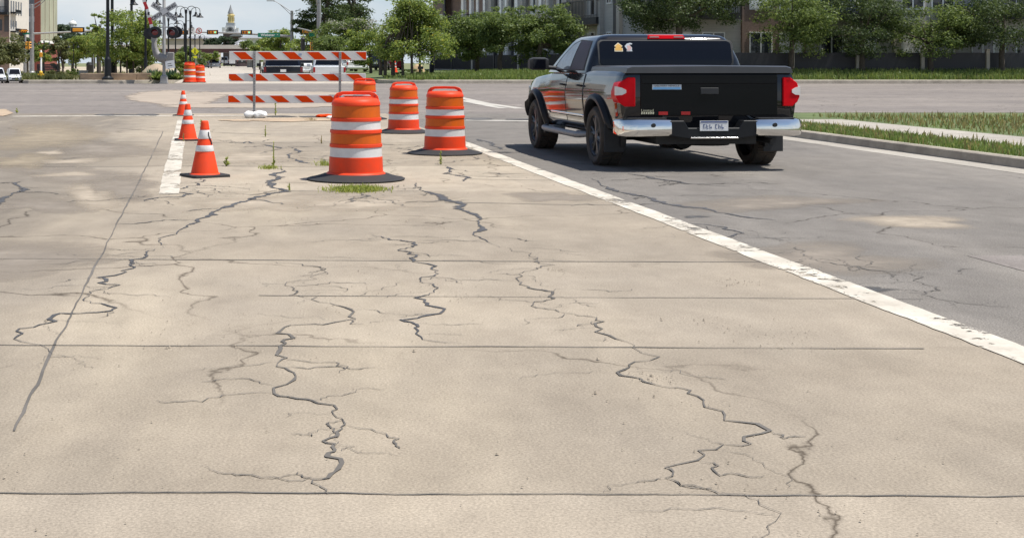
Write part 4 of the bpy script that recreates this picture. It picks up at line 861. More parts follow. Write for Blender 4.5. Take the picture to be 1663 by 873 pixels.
# gate mechanism, curved counterweight arm and gate arm
b = MB(); pts = [q_(251, 66), q_(251.5, 78), q_(255, 88), q_(262, 94.5), q_(272, 96)]
b.tube([Vector((p.x, -.14, p.z)) for p in pts], [.13, .15, .19, .23, .22], 14); b.build('counterweight_arm', M['gate_grey'], sg, 60)
b = MB(); c = q_(276.5, 93); b.box((c.x, -.05, c.z), (.40, .38, .50)); b.build('gate_motor', M['gate_grey'], sg, bevel=.05); b = MB(); b.box((q_(251, 0).x, -.14, q_(0, 64).z), (.30, .10, .26)); b.build('arm_clamp', M['signal_grey'], sg, bevel=.03)
arm = [(252, 70), (249.5, 57), (246.2, 40), (243.2, 29), (240, 15.5), (235.3, 4), (231.5, -14), (228, -32)]; cols = ['signal_grey', 'boardwhite', 'redstripe', 'boardwhite', 'redstripe', 'boardwhite', 'redstripe']
e = bpy.data.objects.new('gate_arm', None); COL.objects.link(e); e.parent = sg
for (p0, p1, cm) in zip(arm, arm[1:], cols):
    a, c = q_(*p0), q_(*p1); d = (c - a); n_ = Vector((d.z, 0, -d.x)).normalized() * .085
    b = MB(); b.loft([[a + n_ + Vector((0, -.22, 0)), a + n_ + Vector((0, -.17, 0)), a - n_ + Vector((0, -.17, 0)), a - n_ + Vector((0, -.22, 0))], [c + n_ * .96 + Vector((0, -.22, 0)), c + n_ * .96 + Vector((0, -.17, 0)), c - n_ * .96 + Vector((0, -.17, 0)), c - n_ * .96 + Vector((0, -.22, 0))]])
    b.build('arm_stripe', M[cm], e)
b = MB(); c = q_(242.5, 22.5); b.box((c.x, -.195, c.z), (.10, .12, .16)); b.build('gate_lamp', M['blackm'], e, bevel=.02)
b = MB(); c = q_(277.5, 105); rt = Matrix.Rotation(R(-9), 3, 'Y'); b.box((c.x, -.30, c.z), (.48, .01, .40), rt); sp = b.build('notice_plate', M['white'], sg)
b = MB()
for dz, x0, ln in ((.045, -.03, .2), (-.06, .0, .24)): b.box(Vector((c.x + x0, -.3065, c.z + dz)), (ln, .002, .03), rt)
b.build('notice_mark', M['tape'], sp)
# ---------------------------------------------------------------- lamp posts
def lamp_post(px, d, z0, htop, label, arms=True, first=None, group='black twin lamp posts along the far road', rbase=.30, rp=.09):
    if first is not None:
        t = dup(first, (Xat(px, d), d, z0), None, label); t['group'] = group; t.scale = (1, 1, htop / first['h']); t['h'] = htop; return t
    t = thing('lamp_post', label, 'lamp post', (Xat(px, d), d, z0), 0, group); t['h'] = htop
    b = MB(); b.lathe([(rbase, 0), (rbase, .10), (rbase * .75, .14), (rbase * .58, .2), (rbase * .55, 1.05), (rbase * .5, 1.12), (rp * 1.25, 1.18), (rp * 1.15, 1.25), (rp, htop - .3), (rp * 1.3, htop - .28), (rp * 1.3, htop - .1), (.02, htop)], 18); b.build('pole', M['black'], t, 40)
    for s in (-1, 1):
        b = MB(); pts = [(s * .06, 0, htop - .25)] + [(s * (.36 - .28 * math.cos(R(a))), 0, htop - .05 + .24 * math.sin(R(a))) for a in range(0, 181, 20)] + [(s * .64, 0, htop - .20)]
        b.tube(pts, .022, 6); b.build('arm', M['black'], t, 60)
        b = MB(); b.lathe([(.03, 0), (.07, -.03), (.075, -.12), (.13, -.2), (.235, -.27), (.24, -.30), (.20, -.30), (.05, -.22)], 18, (s * .64, 0, htop - .18), cap=False); b.build('lamp_shade', M['black'], t, 60)
    return t
hb = 3.95
L0 = lamp_post(302, 86, .44, 4.5, 'black twin lamp post just right of the crossbuck, nearest of the distant row', rbase=.17, rp=.058)
for px, top, lb in ((309, 17, 'black twin lamp post close behind and right of the nearest distant one'), (273.5, 29, 'black twin lamp post under the lower right arm of the crossbuck'),
                    (299.3, 37.5, 'small twin lamp post seen just left of the two tall ones'), (285, 42, 'small twin lamp post above the right red crossing lamp'), (324.3, 59, 'tiny twin lamp post far down the road near the overpass'), (316.6, 56, 'thin tiny lamp post behind the white and red signs')):
    s1 = (HY - top) / (.44 + 4.5 - HC); lamp_post(px, F / s1, .44, 4.5, lb, True, L0)
gp = 'tall black poles in front of the green tree'
T0 = lamp_post(175, 69.9, KZ, 6.6, 'thickest black lamp post with bulky base in front of the stone planter', True, None, gp, .31, .082)
lamp_post(182.2, 77, KZ, 6.8, 'black post partly hidden right behind the thickest black lamp post', True, T0, gp)
lamp_post(213.6, 86, KZ, 6.9, 'black post rising above the middle of the multi stemmed green tree', True, T0, gp)
lamp_post(236.5, 73.5, KZ, 4.55, 'black twin lamp post behind the raised striped gate arm', True, L0, gp)
lamp_post(71.5, 88, KZ, 2.3, 'black path lamp with flat arms before the red building', True, L0, 'plaza path lamps').scale = (.55, .55, .52); lamp_post(119.4, 84, KZ, 2.1, 'black path lamp on the plaza below the white dome', True, L0, 'plaza path lamps').scale = (.45, .45, .46)
# single crook lamp over the right trees
def crook(px, py_top, d, label, s=-1):
    z0 = KZ; zt = Zat(py_top, d); t = thing('street_lamp', label, 'street lamp', (Xat(px, d), d, z0)); h = zt - z0
    b = MB(); b.lathe([(.14, 0), (.14, .8), (.085, .9), (.075, h - .55), (.13, h - .5), (.13, h + .0), (.1, h + .05)], 14); b.build('pole', M['black'], t, 40)
    b = MB(); b.tube([(0, 0, h - .1)] + [(s * (.36 - .36 * math.cos(R(a))), 0, h + .1 + .36 * math.sin(R(a))) for a in range(0, 181, 18)] + [(s * .72, 0, h - .1)], .028, 8); b.build('arm', M['black'], t, 60)
    b = MB(); b.lathe([(.04, 0), (.1, -.05), (.12, -.2), (.3, -.36), (.3, -.4)], 16, (s * .72, 0, h - .1)); b.build('lamp_shade', M['black'], t, 60)
crook(701, 15, 80, 'black street lamp with a hooked arm above the right trees by the brick building')
crook(1535, -40, 78, 'black street lamp with a hooked arm on the walk right of the pickup')
# ---------------------------------------------------------------- traffic signals
def head(parent, c, face, horiz, s=1.0, nm='signal_head', lit=True):
    e = bpy.data.objects.new(nm, None); COL.objects.link(e); e.parent = parent; e.location = c; e.rotation_euler = (0, 0, face)
    wd, hg = (.88, .27) if horiz else (.27, .88)
    wd *= s; hg *= s
    b = MB(); b.box((0, .03, 0), (wd + .34 * s, .02, hg + .22 * s)); b.build('backplate', M['blackm'], e)
    b = MB(); b.box((0, 0, 0), (wd, .16, hg)); b.box((0, .12, 0), (wd * .94, .16, hg * .94)); b.build('housing', M['yellow'], e, bevel=.02)
    for k in (-1, 0, 1):
        p = (k * wd / 3, -.09, 0) if horiz else (0, -.09, k * hg / 3)
        l_ = MB(); l_.lathe([(.11 * s, 0), (.08 * s, -.02), (.001, -.03)], 16, p, axis='y', cap=False)
        m_ = M['greenlit'] if (k == 1 and horiz and lit) else M['darkred']
        l_.build('lens', m_, e)
        v = []; n = 12
        for i in range(n + 1):
            a = R(-5 + 190 * i / n); v += [(p[0] + .12 * s * math.cos(a), p[1], p[2] + .12 * s * math.sin(a)), (p[0] + .125 * s * math.cos(a), p[1] - .2 * s, p[2] + .125 * s * math.sin(a))]
        h = MB(); h.add(v, [(2 * i, 2 * i + 1, 2 * i + 3, 2 * i + 2) for i in range(n)]); h.build('visor', M['yellow'], e)
    return e
D2 = 190.0; zb2 = .44
sig = thing('traffic_signal_mast', 'distant grey signal mast carrying the green street sign, sign plates and three horizontal signals', 'traffic signal', (Xat(474, D2), D2, zb2)); oo = Vector(sig.location)
q2_ = lambda px, py, dy=0: W(px, py, D2) - oo + Vector((0, dy, 0))
b = MB(); h_ = Zat(18, D2) - zb2; b.lathe([(.34, 0), (.34, .3), (.27, .4), (.20, h_), (.10, h_ + .05)], 16); b.build('pole', M['galv'], sig, 40)
b = MB(); b.tube([q2_(474, 59.5), q2_(437, 57.5), q2_(380, 54), q2_(296, 52)], [.20, .17, .14, .09], 10); b.build('mast_arm', M['galv'], sig, 60)
b = MB(); b.tube([q2_(474, 20), q2_(462, 12), q2_(449, 3.5), q2_(444, 2)], .045, 8); b.tube([q2_(474, 26), q2_(466, 18), q2_(453, 6)], .04, 8); b.build('lamp_arm', M['galv'], sig, 60)
b = MB(); c = q2_(439.5, 1.6); b.box(c, (1.15, .3, .13)); b.build('luminaire', M['galv'], sig, bevel=.04)
for px, py in ((297, 53.2), (345.5, 52.8), (400.5, 53)): head(sig, q2_(px, py, -.35), 0, True, 1.32)
b = MB(); c = q2_(437, 57.3, -.30); b.box(c, (3.15, .03, .60)); sn = b.build('street_sign', M['signgreen'], sig)
text('lettering', 'Webster', .50, M['white'], sn, c + Vector((-.15, -.022, 0)), sx_=1.12, ext=.002, bold=.012); text('lettering', 'St', .28, M['white'], sn, c + Vector((1.22, -.022, .05)), ext=.002)
b = MB(); c = q2_(311, 51.2, -.3); b.box(c, (1.0, .03, .95)); s3 = b.build('sign_plate', M['white'], sig)
b = MB(); b.box(c + Vector((0, -.02, .25)), (.7, .006, .08)); b.box(c + Vector((0, -.02, .08)), (.6, .006, .07)); b.lathe([(.13, -.024), (.13, -.018)], 14, c + Vector((.02, 0, -.22)), axis='y'); b.build('sign_mark', M['grey'], s3)
b = MB(); c = q2_(323.5, 50.5, -.3); b.lathe([(.46, -.01), (.46, .01)], 28, c, axis='y'); s4 = b.build('sign_plate', M['white'], sig)
b = MB(); b.lathe([(.45, -.02), (.36, -.02)], 28, c, axis='y', cap=False); b.box(c + Vector((0, -.02, 0)), (.75, .006, .08), Matrix.Rotation(R(45), 3, 'Y')); b.build('sign_ring', M['signred'], s4)
b = MB(); b.box(c + Vector((.02, -.017, 0)), (.1, .004, .45)); b.build('sign_mark', M['tape'], s4)
# second pole with side-facing heads
D3 = 120.0
sg2 = thing('traffic_signal_mast', 'tall pale signal pole with yellow heads rising before the dark oak', 'traffic signal', (Xat(518, D3), D3, zb2)); o3 = Vector(sg2.location); q3_ = lambda px, py, dy=0: W(px, py, D3) - o3 + Vector((0, dy, 0))
b = MB(); b.lathe([(.26, 0), (.24, .4), (.14, 10.5)], 14); b.build('pole', M['galv'], sg2, 40)
b = MB(); b.tube([q3_(518, 53), q3_(508, 52), (q3_(490, 50).x, -9, q3_(490, 50).z)], [.09, .08, .06], 8); b.tube([q3_(515, 9), (q3_(513, -6).x, -1.0, q3_(513, -6).z)], .05, 8); b.build('mast_arm', M['galv'], sg2, 60)
h1 = head(sg2, q3_(498.5, 52.5, -2), R(70), True, .95, lit=False); h2 = head(sg2, q3_(507.5, 75.5, -.3), R(75), False, .80, lit=False); head(sg2, q3_(510.5, 51.5, -1), R(80), True, .6, lit=False)
b = MB(); b.box(q3_(507, 57, -.6), (.5, .03, .30)); b.build('street_sign', M['signgreen'], sg2)
b = MB(); b.lathe([(.07, 0), (.07, 2.0), (.12, 2.0), (.20, 2.3), (.16, 2.9), (.22, 3.0), (.04, 3.2)], 12, (0, 0, 0)); pl_ = b.build('lamp_post', M['blackm'], None, 40, loc=(Xat(492, 110), 110, .44)); tag(pl_, 'short dark lantern post between the two grey signal poles', 'lamp post')
# left mast
D4 = 96.0
sg3 = thing('traffic_signal_mast', 'grey signal mast at far left with long arm and yellow backed signals', 'traffic signal', (Xat(52, D4), D4, KZ)); o4 = Vector(sg3.location); q4_ = lambda px, py, dy=0: W(px, py, D4) - o4 + Vector((0, dy, 0))
b = MB(); h_ = Zat(8, D4) - KZ; b.lathe([(.24, 0), (.24, .2), (.15, .3), (.11, h_), (.02, h_ + .05)], 16); b.build('pole', M['galv'], sg3, 40)
b = MB(); b.tube([q4_(54, 55), q4_(95, 53), q4_(127, 51.5), q4_(160, 49.5)], [.075, .068, .06, .05], 10); b.build('mast_arm', M['signal_grey'], sg3, 60)
b = MB(); b.tube([q4_(52, 10), q4_(66, 2), q4_(82, -9)], .035, 8); b.tube([q4_(52, 16), q4_(66, 7), q4_(80, -6)], .03, 8); b.build('lamp_arm', M['galv'], sg3, 60)
b = MB(); b.box(q4_(86, -10), (.8, .25, .12)); b.build('luminaire', M['galv'], sg3, bevel=.03)
hh = head(sg3, q4_(127, 49, -.15), R(180), True, .80, lit=False)
head(sg3, q4_(40, 51, -.3), R(60), True, .62, lit=False); head(sg3, q4_(47, 74, -.2), R(120), False, .62, lit=False)
b = MB(); b.box(q4_(43.5, 54.8, -.1), (.5, .03, .14)); b.build('street_sign', M['signgreen'], sg3); b = MB(); b.box(q4_(34, 63, .2), (.42, .2, .8)); b.box(q4_(36, 73, .2), (.4, .2, .5)); b.build('control_box', M['blackm'], sg3, bevel=.03)
b = MB(); h_ = Zat(52, 99) - KZ; b.lathe([(.13, 0), (.10, h_)], 12); pl_ = b.build('pole', M['galv'], None, 40, loc=(Xat(40.5, 99), 99, KZ)); tag(pl_, 'plain grey pole left of the far left signal mast', 'pole')
# push button post, hydrant, signs
pb = thing('push_button_post', 'white post with an orange box above the yellow hydrant', 'post', (Xat(66.8, 78), 78, KZ)); h_ = Zat(83, 78) - KZ
b = MB(); b.lathe([(.055, 0), (.05, h_), (.02, h_ + .04)], 10); b.build('pole', M['white'], pb, 40); b = MB(); b.box((0, -.06, h_ - .22), (.16, .12, .26)); b.build('button_box', M['yellow'], pb, bevel=.02); b = MB(); b.lathe([(.11, 0), (.11, .25), (.06, .3)], 12); b.build('post_base', M['signal_grey'], pb, 40)
hy = thing('fire_hydrant', 'small yellow fire hydrant at the far left kerb', 'fire hydrant', (Xat(66.5, 70.6), 70.6, KZ))
b = MB(); b.lathe([(.13, 0), (.13, .04), (.085, .05), (.085, .34), (.10, .36), (.10, .38), (.08, .43), (.03, .47), (.025, .5), (.001, .5)], 16); b.build('barrel', M['hydrant'], hy, 40)
b = MB(); b.tube([(-.16, 0, .27), (.16, 0, .27)], .04, 10); b.tube([(0, 0, .25), (0, -.15, .25)], .05, 10); b.build('outlet', M['hydrant'], hy, 40)
ws = thing('warning_sign', 'fluorescent yellow diamond pedestrian crossing sign on a thin post', 'sign', (Xat(317, 110), 110, .44)); c = W(316.8, 83.5, 110) - Vector(ws.location)
b = MB(); b.lathe([(.03, 0), (.03, c.z + .3)], 8); b.build('pole', M['galv'], ws); b = MB(); b.box((c.x, -.05, c.z), (.40 * 1.25, .012, .40 * 1.1), Matrix.Rotation(R(45), 3, 'Y')); pp = b.build('sign_plate', M['signyellow'], ws)
b = MB(); b.lathe([(.05, -.062), (.05, -.058)], 12, (c.x, 0, c.z + .12), axis='y'); b.prism([(-.06, .06), (.06, .06), (.03, -.06), (.10, -.2), (.05, -.2), (0, -.08), (-.06, -.2), (-.11, -.2), (-.04, -.06)], lambda x, z: Vector((c.x + x, -.062, c.z + z)), lambda x, z: Vector((c.x + x, -.057, c.z + z))); b.build('walking_mark', M['tape'], pp)
b = MB(); b.box((c.x + .02, -.05, c.z - .48), (.30, .012, .17)); b.build('arrow_plate', M['signyellow'], ws)
rs = thing('round_sign', 'round red sign with a pale mark against the left trees', 'sign', (Xat(152, 92), 92, KZ)); c = W(152.2, 63, 92) - Vector(rs.location)
b = MB(); b.lathe([(.03, 0), (.03, c.z)], 8); b.build('pole', M['galv'], rs); b = MB(); b.lathe([(.17, -.05), (.17, -.04)], 24, (0, 0, c.z), axis='y'); r3 = b.build('sign_plate', M['signred'], rs); b = MB(); b.box((0, -.056, c.z - .02), (.07, .004, .2)); b.build('sign_mark', mat('sign_pale', (.75, .45, .38), .5), r3)
# planter wall, bench, bins
pw = thing('planter_wall', 'low brown stone planter wall behind the thickest black lamp post', 'wall', (0, 0, 0)); yy = 70.25; zz = Zat(119.2, yy)
b = MB(); x = Xat(129.5, yy); xe = Xat(244, yy); k = 0
for pa, pb_ in ((129.5, 172), (172, 222), (222, 244)):
    b = MB(); b.bx(Xat(pa, yy) + .006, Xat(pb_, yy) - .006, yy, yy + .5, KZ - .02, zz + .004 * k); b.build('stone_block', M['stone'], pw, bevel=.025); k += 1
bn = thing('bench', 'black slatted bench on the plaza left of the planter', 'bench', (Xat(75, 80), 80, KZ))
b = MB()
for i in range(5): b.bx(-.66, .66, -.05 + .1 * i, .03 + .1 * i, .40, .43)
b.build('seat', M['blackm'], bn); b = MB()
for i in range(4): b.bx(-.66, .66, .44, .47, .46 + .09 * i, .53 + .09 * i)
b.build('backrest', M['blackm'], bn)
for s in (-1, 1):
    b = MB(); b.bx(s * .58 - .03, s * .58 + .03, 0, .06, 0, .4); b.bx(s * .58 - .03, s * .58 + .03, .4, .46, 0, .82); b.build('leg', M['blackm'], bn)
tb = thing('trash_bin', 'black round trash bin on the plaza under the left trees', 'bin', (Xat(145.5, 92), 92, KZ + .1)); b = MB(); b.lathe([(.17, 0), (.22, .1), (.23, .62), (.25, .65), (.2, .75)], 16); b.build('bin_body', M['blackm'], tb, 40); b = MB(); b.lathe([(.24, .74), (.2, .80), (.05, .84)], 16); b.build('lid', M['blackm'], tb, 40)
fb = thing('utility_box', 'low grey utility box beside the plaza path', 'box', (Xat(134, 84), 84, KZ)); b = MB(); b.bx(-.3, .3, -.2, .2, 0, .38); b.build('cabinet', M['grey'], fb, bevel=.02); b = MB(); b.bx(-.32, .32, -.22, .22, .38, .42); b.build('lid', M['grey'], fb, bevel=.01)
b = MB(); b.lathe([(.9, 0), (.95, .1), (.6, .45), (.15, .62), (.001, .64)], 20); pr = b.build('sand_pile', M['dirt'], None, 60, loc=(Xat(254, 73.5), 73.5, KZ + .30)); tag(pr, 'pale sandy mound behind the spiky plants at the signal post', 'mound'); pr.scale = (.85, .6, .85)
# ---------------------------------------------------------------- overpass and far buildings
D5 = 300.0
ov = thing('overpass', 'pale road overpass with dark maroon girders crossing the far road', 'bridge', (0, D5, 0))
xa, xb = Xat(60, D5), Xat(560, D5)
b = MB(); b.bx(xa, xb, 0, 12, Zat(79.5, D5), Zat(73.2, D5)); b.build('parapet', M['parapet'], ov)
b = MB(); b.bx(xa, xb, .4, 11.6, Zat(85.5, D5), Zat(79.5, D5) - .003); b.build('girder', M['girder'], ov)
b = MB(); b.bx(xa, xb, 12.6, 13.0, Zat(74, D5) - 1, Zat(72.2, D5)); b.build('railing', M['parapet'], ov)
for px in (268, 330, 402, 480): b = MB(); b.lathe([(.6, .4), (.6, Zat(85, D5))], 14, (Xat(px, D5), 6, 0)); b.build('pier', M['parapet'], ov)
# courthouse like tower
D6 = 500.0; s6 = F / D6
tw = thing('tower_building', 'distant brick building with white clock tower, gold lantern and pointed spire', 'tower', (Xat(374.5, D6), D6, 0)); tq = lambda px: (px - 374.5) / s6; tz = lambda py: Zat(py, D6)
b = MB(); b.bx(tq(362.3), tq(391), 0, 9, 0, tz(53.5)); b.build('brick_body', M['brickfar'], tw)
b = MB(); b.bx(tq(361.5), tq(387.5), -.4, 6, tz(53.5), tz(51.8)); b.bx(tq(363), tq(384), 0, 5.6, tz(51.8), tz(47)); b.bx(tq(360.5), tq(364.5), -.2, 2, tz(51.8), tz(44.8)); b.bx(tq(383.5), tq(387.5), -.2, 2, tz(51.8), tz(45.5)); b.bx(tq(366), tq(381.5), .2, 4, tz(47), tz(42)); b.build('clock_stage', M['stonewhite'], tw)
b = MB(); pts = [(tq(374) + 1.5 * math.cos(R(a)), tz(50.5) + 1.55 * math.sin(R(a))) for a in range(0, 181, 15)]; b.prism(pts, lambda x, z: Vector((x, -.5, z)), lambda x, z: Vector((x, .1, z))); ca = b.build('clock_arch', M['roofgrey'], tw); b = MB(); b.lathe([(.62, -.56), (.62, -.5)], 20, (tq(374), 0, tz(48.2)), axis='y'); b.build('clock_face', M['darkwall'], ca)
b = MB(); b.bx(tq(367), tq(380.8), .5, 4, tz(42), tz(37.2)); b.build('tower_stage', mat('tower_bluegrey', (.36, .38, .42), .7), tw)
b = MB(); cx = tq(374.3); b.lathe([(1.25, tz(37.2)), (1.25, tz(36)), (1.1, tz(36)), (1.1, tz(27)), (1.45, tz(26)), (1.45, tz(24.2)), (1.0, tz(23)), (.8, tz(20))], 8, (cx, 2.2, 0)); lt = b.build('lantern', M['gold'], tw)
b = MB()
for k in range(8): a = R(45 * k); b.box((cx + 1.12 * math.cos(a), 2.2 + 1.12 * math.sin(a), tz(31.5)), (.36, .36, 1.5), Matrix.Rotation(a, 3, 'Z'))
b.build('lantern_window', mat('lantern_shade', (.42, .33, .15), .5), lt)
b = MB(); b.lathe([(1.15, tz(22)), (.9, tz(19)), (.32, tz(12)), (.05, tz(7.5))], 8, (tq(373.6), 2.2, 0)); b.build('spire', M['roofgrey'], tw)
b = MB(); b.prism([(tq(373), tz(59.5)), (tq(382), tz(54.5)), (tq(391), tz(54.5)), (tq(394), tz(59.5))], lambda x, z: Vector((x, -3, z)), lambda x, z: Vector((x, 1, z))); b.build('roof', M['roofgrey'], tw)
def block(name, label, px0, px1, py, d, dep, m, z0=.3, roof=None, cat='building'):
    t = thing(name, label, cat, (0, d, 0)); b = MB(); b.bx(Xat(px0, d), Xat(px1, d), 0, dep, z0, Zat(py, d)); b.build('wall', m, t)
    if roof:
        b = MB(); x0, x1, z = Xat(px0 - 1, d), Xat(px1 + 1, d), Zat(py, d); zr = Zat(roof, d)
        b.add([(x0, -1, z), (x1, -1, z), (x1, dep + 1, z), (x0, dep + 1, z), (x0 + (x1 - x0) * .25, dep / 2, zr), (x1 - (x1 - x0) * .25, dep / 2, zr)], [(0, 1, 5, 4), (2, 3, 4, 5), (1, 2, 5), (3, 0, 4), (0, 3, 2, 1)]); b.build('roof', M['roofgrey'], t)
    w_ = MB(); n = max(2, int((px1 - px0) / 9))
    for i in range(n):
        xc = Xat(px0, d) + (Xat(px1, d) - Xat(px0, d)) * (i + .5) / n; zc = (z0 + Zat(py, d)) / 2; w_ = MB(); w_.bx(xc - .5, xc + .5, -.03, .0, zc - .2, zc + .9); w_.build('window', M['pane'], t)
    return t
block('long_building', 'long pale tan building beyond the overpass on the left', 262, 352, 63, 420, 14, mat('far_tan', (.50, .42, .35), .9), roof=58.5)
block('small_building', 'low white roofed building right of the brick tower', 388, 424, 62.5, 430, 10, M['stonewhite'], roof=59)
block('small_house', 'low grey roofed house half hidden behind roadside trees', 382, 404, 70, 380, 10, M['brickfar'], roof=64.5)
dm = thing('domed_tower', 'small white domed tower far off at left above the trees', 'tower', (Xat(118, 600), 600, 0)); dz = lambda py: Zat(py, 600)
b = MB(); b.lathe([(1.9, 0), (1.9, dz(45)), (2.1, dz(44.5)), (2.1, dz(43.5)), (1.75, dz(43.5)), (1.75, dz(39.5))], 20); b.build('drum', mat('dome_drum', (.55, .57, .60), .7), dm, 40)
b = MB(); b.lathe([(1.9, dz(39.5))] + [(1.85 * math.cos(R(a)), dz(39.5) + 1.6 * math.sin(R(a))) for a in range(0, 85, 12)] + [(.25, dz(33.6)), (.25, dz(31.5)), (.02, dz(30))], 20); b.build('dome', M['stonewhite'], dm, 40)
b = MB()
for k in range(10): a = 2 * math.pi * k / 10; b.box((1.78 * math.cos(a), 1.78 * math.sin(a), dz(41.6)), (.15, .5, .9), Matrix.Rotation(a, 3, 'Z'))
b.build('window', M['grey'], dm)
# ---------------------------------------------------------------- left buildings
DA = 118.0
ap = thing('apartment_building', 'pale stucco apartment block with dark balconies at the far left', 'building', (0, DA, KZ)); ax = lambda px: Xat(px, DA); az = lambda py: Zat(py, DA) - KZ
xr = ax(15); dep = 5.6
b = MB(); b.bx(ax(-90), xr, 0, dep + 1.6, 0, az(-70)); b.build('wall', M['palewall'], ap)
sxx = lambda px: DA * (15 - PX) / (px - PX) - DA      # depth on the right flank seen at a photo column
bw = MB(); bw.bx(ax(-90), xr + .02, -.06, .0, 0, az(22)); bw.build('brick_front', M['brick'], ap)
b = MB(); b.bx(xr - 1.5, xr + .05, -.9, -.07, az(24.5), az(20.5)); bl_ = b.build('balcony', M['black'], ap)
b = MB()
for i in range(12): b.bx(xr - 1.5 + .135 * i, xr - 1.47 + .135 * i, -.88, -.85, az(20.5), az(12))
b.bx(xr - 1.52, xr + .05, -.9, -.84, az(12.4), az(11.6)); b.build('railing', M['black'], bl_)
b = MB(); b.bx(xr - .42, xr - .02, -.09, -.07, az(52), az(26)); b.build('dark_panel', M['darkwall'], ap); b = MB(); b.bx(xr - .42, xr - .02, -.09, -.07, az(20), az(-40)); b.build('dark_panel', M['darkwall'], ap)
b = MB(); b.bx(xr - .95, xr - .62, -.09, -.07, az(50), az(32)); b.build('window', M['pane'], ap)
for row, (pt, pb2) in enumerate(((46, 33.5), (23, 1), (-6, -24), (-32, -50))):
    for pxw in (17.2, 21.2, 25.2, 29.3, 33.3):
        if row == 0 and pxw > 26: continue
        y0, y1 = sxx(pxw), sxx(pxw + 1.6); b = MB(); b.bx(xr, xr + .03, y0, y1, az(pt), az(pb2)); b.build('window', M['pane'], ap)
for (p0, p1, t_, u_) in ((16.5, 25.5, 46, 52.5), (16.5, 25.5, 15.5, 21.5)):
    b = MB(); b.bx(xr + .001, xr + .5, sxx(p0), sxx(p1), az(u_), az(u_) + .12)
    for i in range(14): y = sxx(p0) + (sxx(p1) - sxx(p0)) * i / 13; b.bx(xr + .46, xr + .49, y, y + .03, az(u_), az(t_))
    b.bx(xr + .45, xr + .5, sxx(p0), sxx(p1), az(t_) - .05, az(t_)); b.build('balcony', M['black'], ap)
DG = 150.0
gb = thing('office_block', 'grey blue panelled building between the pale apartments and red brick tower', 'building', (0, DG, KZ)); gx = lambda px: Xat(px, DG); gzz = lambda py: Zat(py, DG) - KZ
b = MB(); b.bx(gx(20), gx(58), 0, 4, 0, gzz(-70)); b.build('wall', M['bluewall'], gb)
for t_, u_ in ((-30, -16), (-10, 6.5), (14, 27), (36, 52)):
    for p0, p1 in ((24, 36.5), (38, 41.5), (42.8, 50), (51, 56)):
        b = MB(); b.bx(gx(p0), gx(p1), -.06, .0, gzz(u_), gzz(t_)); f_ = b.build('window', mat('office_glass', (.10, .12, .15), .15, var=.3, scale=.5), gb)
DR = 138.0
rb_ = thing('brick_tower', 'red brick building with olive panels between thin red ribs', 'building', (0, DR, KZ)); rx = lambda px: Xat(px, DR); rz2 = lambda py: Zat(py, DR) - KZ; xr = rx(65.2)
sy = lambda px: DR * (65.2 - PX) / (px - PX) - DR
b = MB(); b.bx(rx(55.8), xr, 0, sy(93), 0, rz2(-80)); b.build('wall', M['redbrick'], rb_)
for p0, p1 in ((65.8, 72.0), (72.9, 79.0), (79.8, 85.8), (86.6, 92.2)):
    b = MB(); b.bx(xr, xr + .05, sy(p0), sy(p1), rz2(66), rz2(-75)); b.build('panel', M['olive'], rb_)
b = MB(); b.bx(xr, xr + .10, sy(65.4), sy(93), rz2(70), rz2(66)); b.build('canopy', M['winwhite'], rb_)
# ---------------------------------------------------------------- right apartment block with receding flank
Apt = Vector((Xat(1046, 75.5), 75.5, KZ + .3)); Bpt = Vector((Xat(703, 113), 113, KZ + .3)); uu = (Bpt - Apt); LEN = uu.length; uu.normalize()
rzA = math.atan2(uu.y, uu.x)
br = thing('apartment_building', 'brick and grey siding apartment block behind the right trees', 'building', Apt, rzA)
def tpos(px):                                    # distance along the flank seen at a photo column
    k = (px - PX) / F; return (k * Apt.y - Apt.x) / (uu.x - k * uu.y)
def dep_at(px): return Apt.y + uu.y * tpos(px)
def fz(py, px): return Zat(py, dep_at(px)) - Apt.z
# local +x runs away along the flank, local +y points to the road (left of +x)
def wallseg(p0, p1, z0, z1, y0, y1, m, nm='wall', bev=0):
    b = MB(); b.bx(min(tpos(p0), tpos(p1)), max(tpos(p0), tpos(p1)), y0, y1, z0, z1); return b.build(nm, m, br, bevel=bev)
H_ = 11.0
wallseg(703, 721, -.3, H_, -12, 0, M['brick']); wallseg(721, 772, -.3, H_, -12, -.55, M['brick']); wallseg(772, 800, -.3, H_, -12, -.3, M['brick']); wallseg(800, 852, -.3, H_, -12, -.02, M['greywall']); wallseg(852, 925, -.3, H_, -12, -.25, M['tanwall']); wallseg(925, 980, -.3, H_, -12, -1.0, M['palewall']); wallseg(980, 1046, -.3, H_, -12, 0, M['greywall'])
def win(p0, p1, z0, z1, y, curtain=True):
    t0, t1 = sorted((tpos(p0), tpos(p1))); b = MB(); b.bx(t0, t1, y, y + .05, z0, z1); f = b.build('window', M['winwhite'], br)
    n = 2; mid = (t0 + t1) / 2
    for a, c, mt in ((t0 + .07, mid - .03, 'pane'), (mid + .03, t1 - .07, 'curtain' if curtain else 'pane')):
        q = MB(); q.bx(a, c, y + .045, y + .056, z0 + .08, z1 - .08); q.build('pane', M[mt], f)
win(712.2, 718.8, 3.4, 4.6, 0, False); win(711.5, 718.5, 6.6, 7.8, 0); win(708, 717, .6, 2.6, 0)
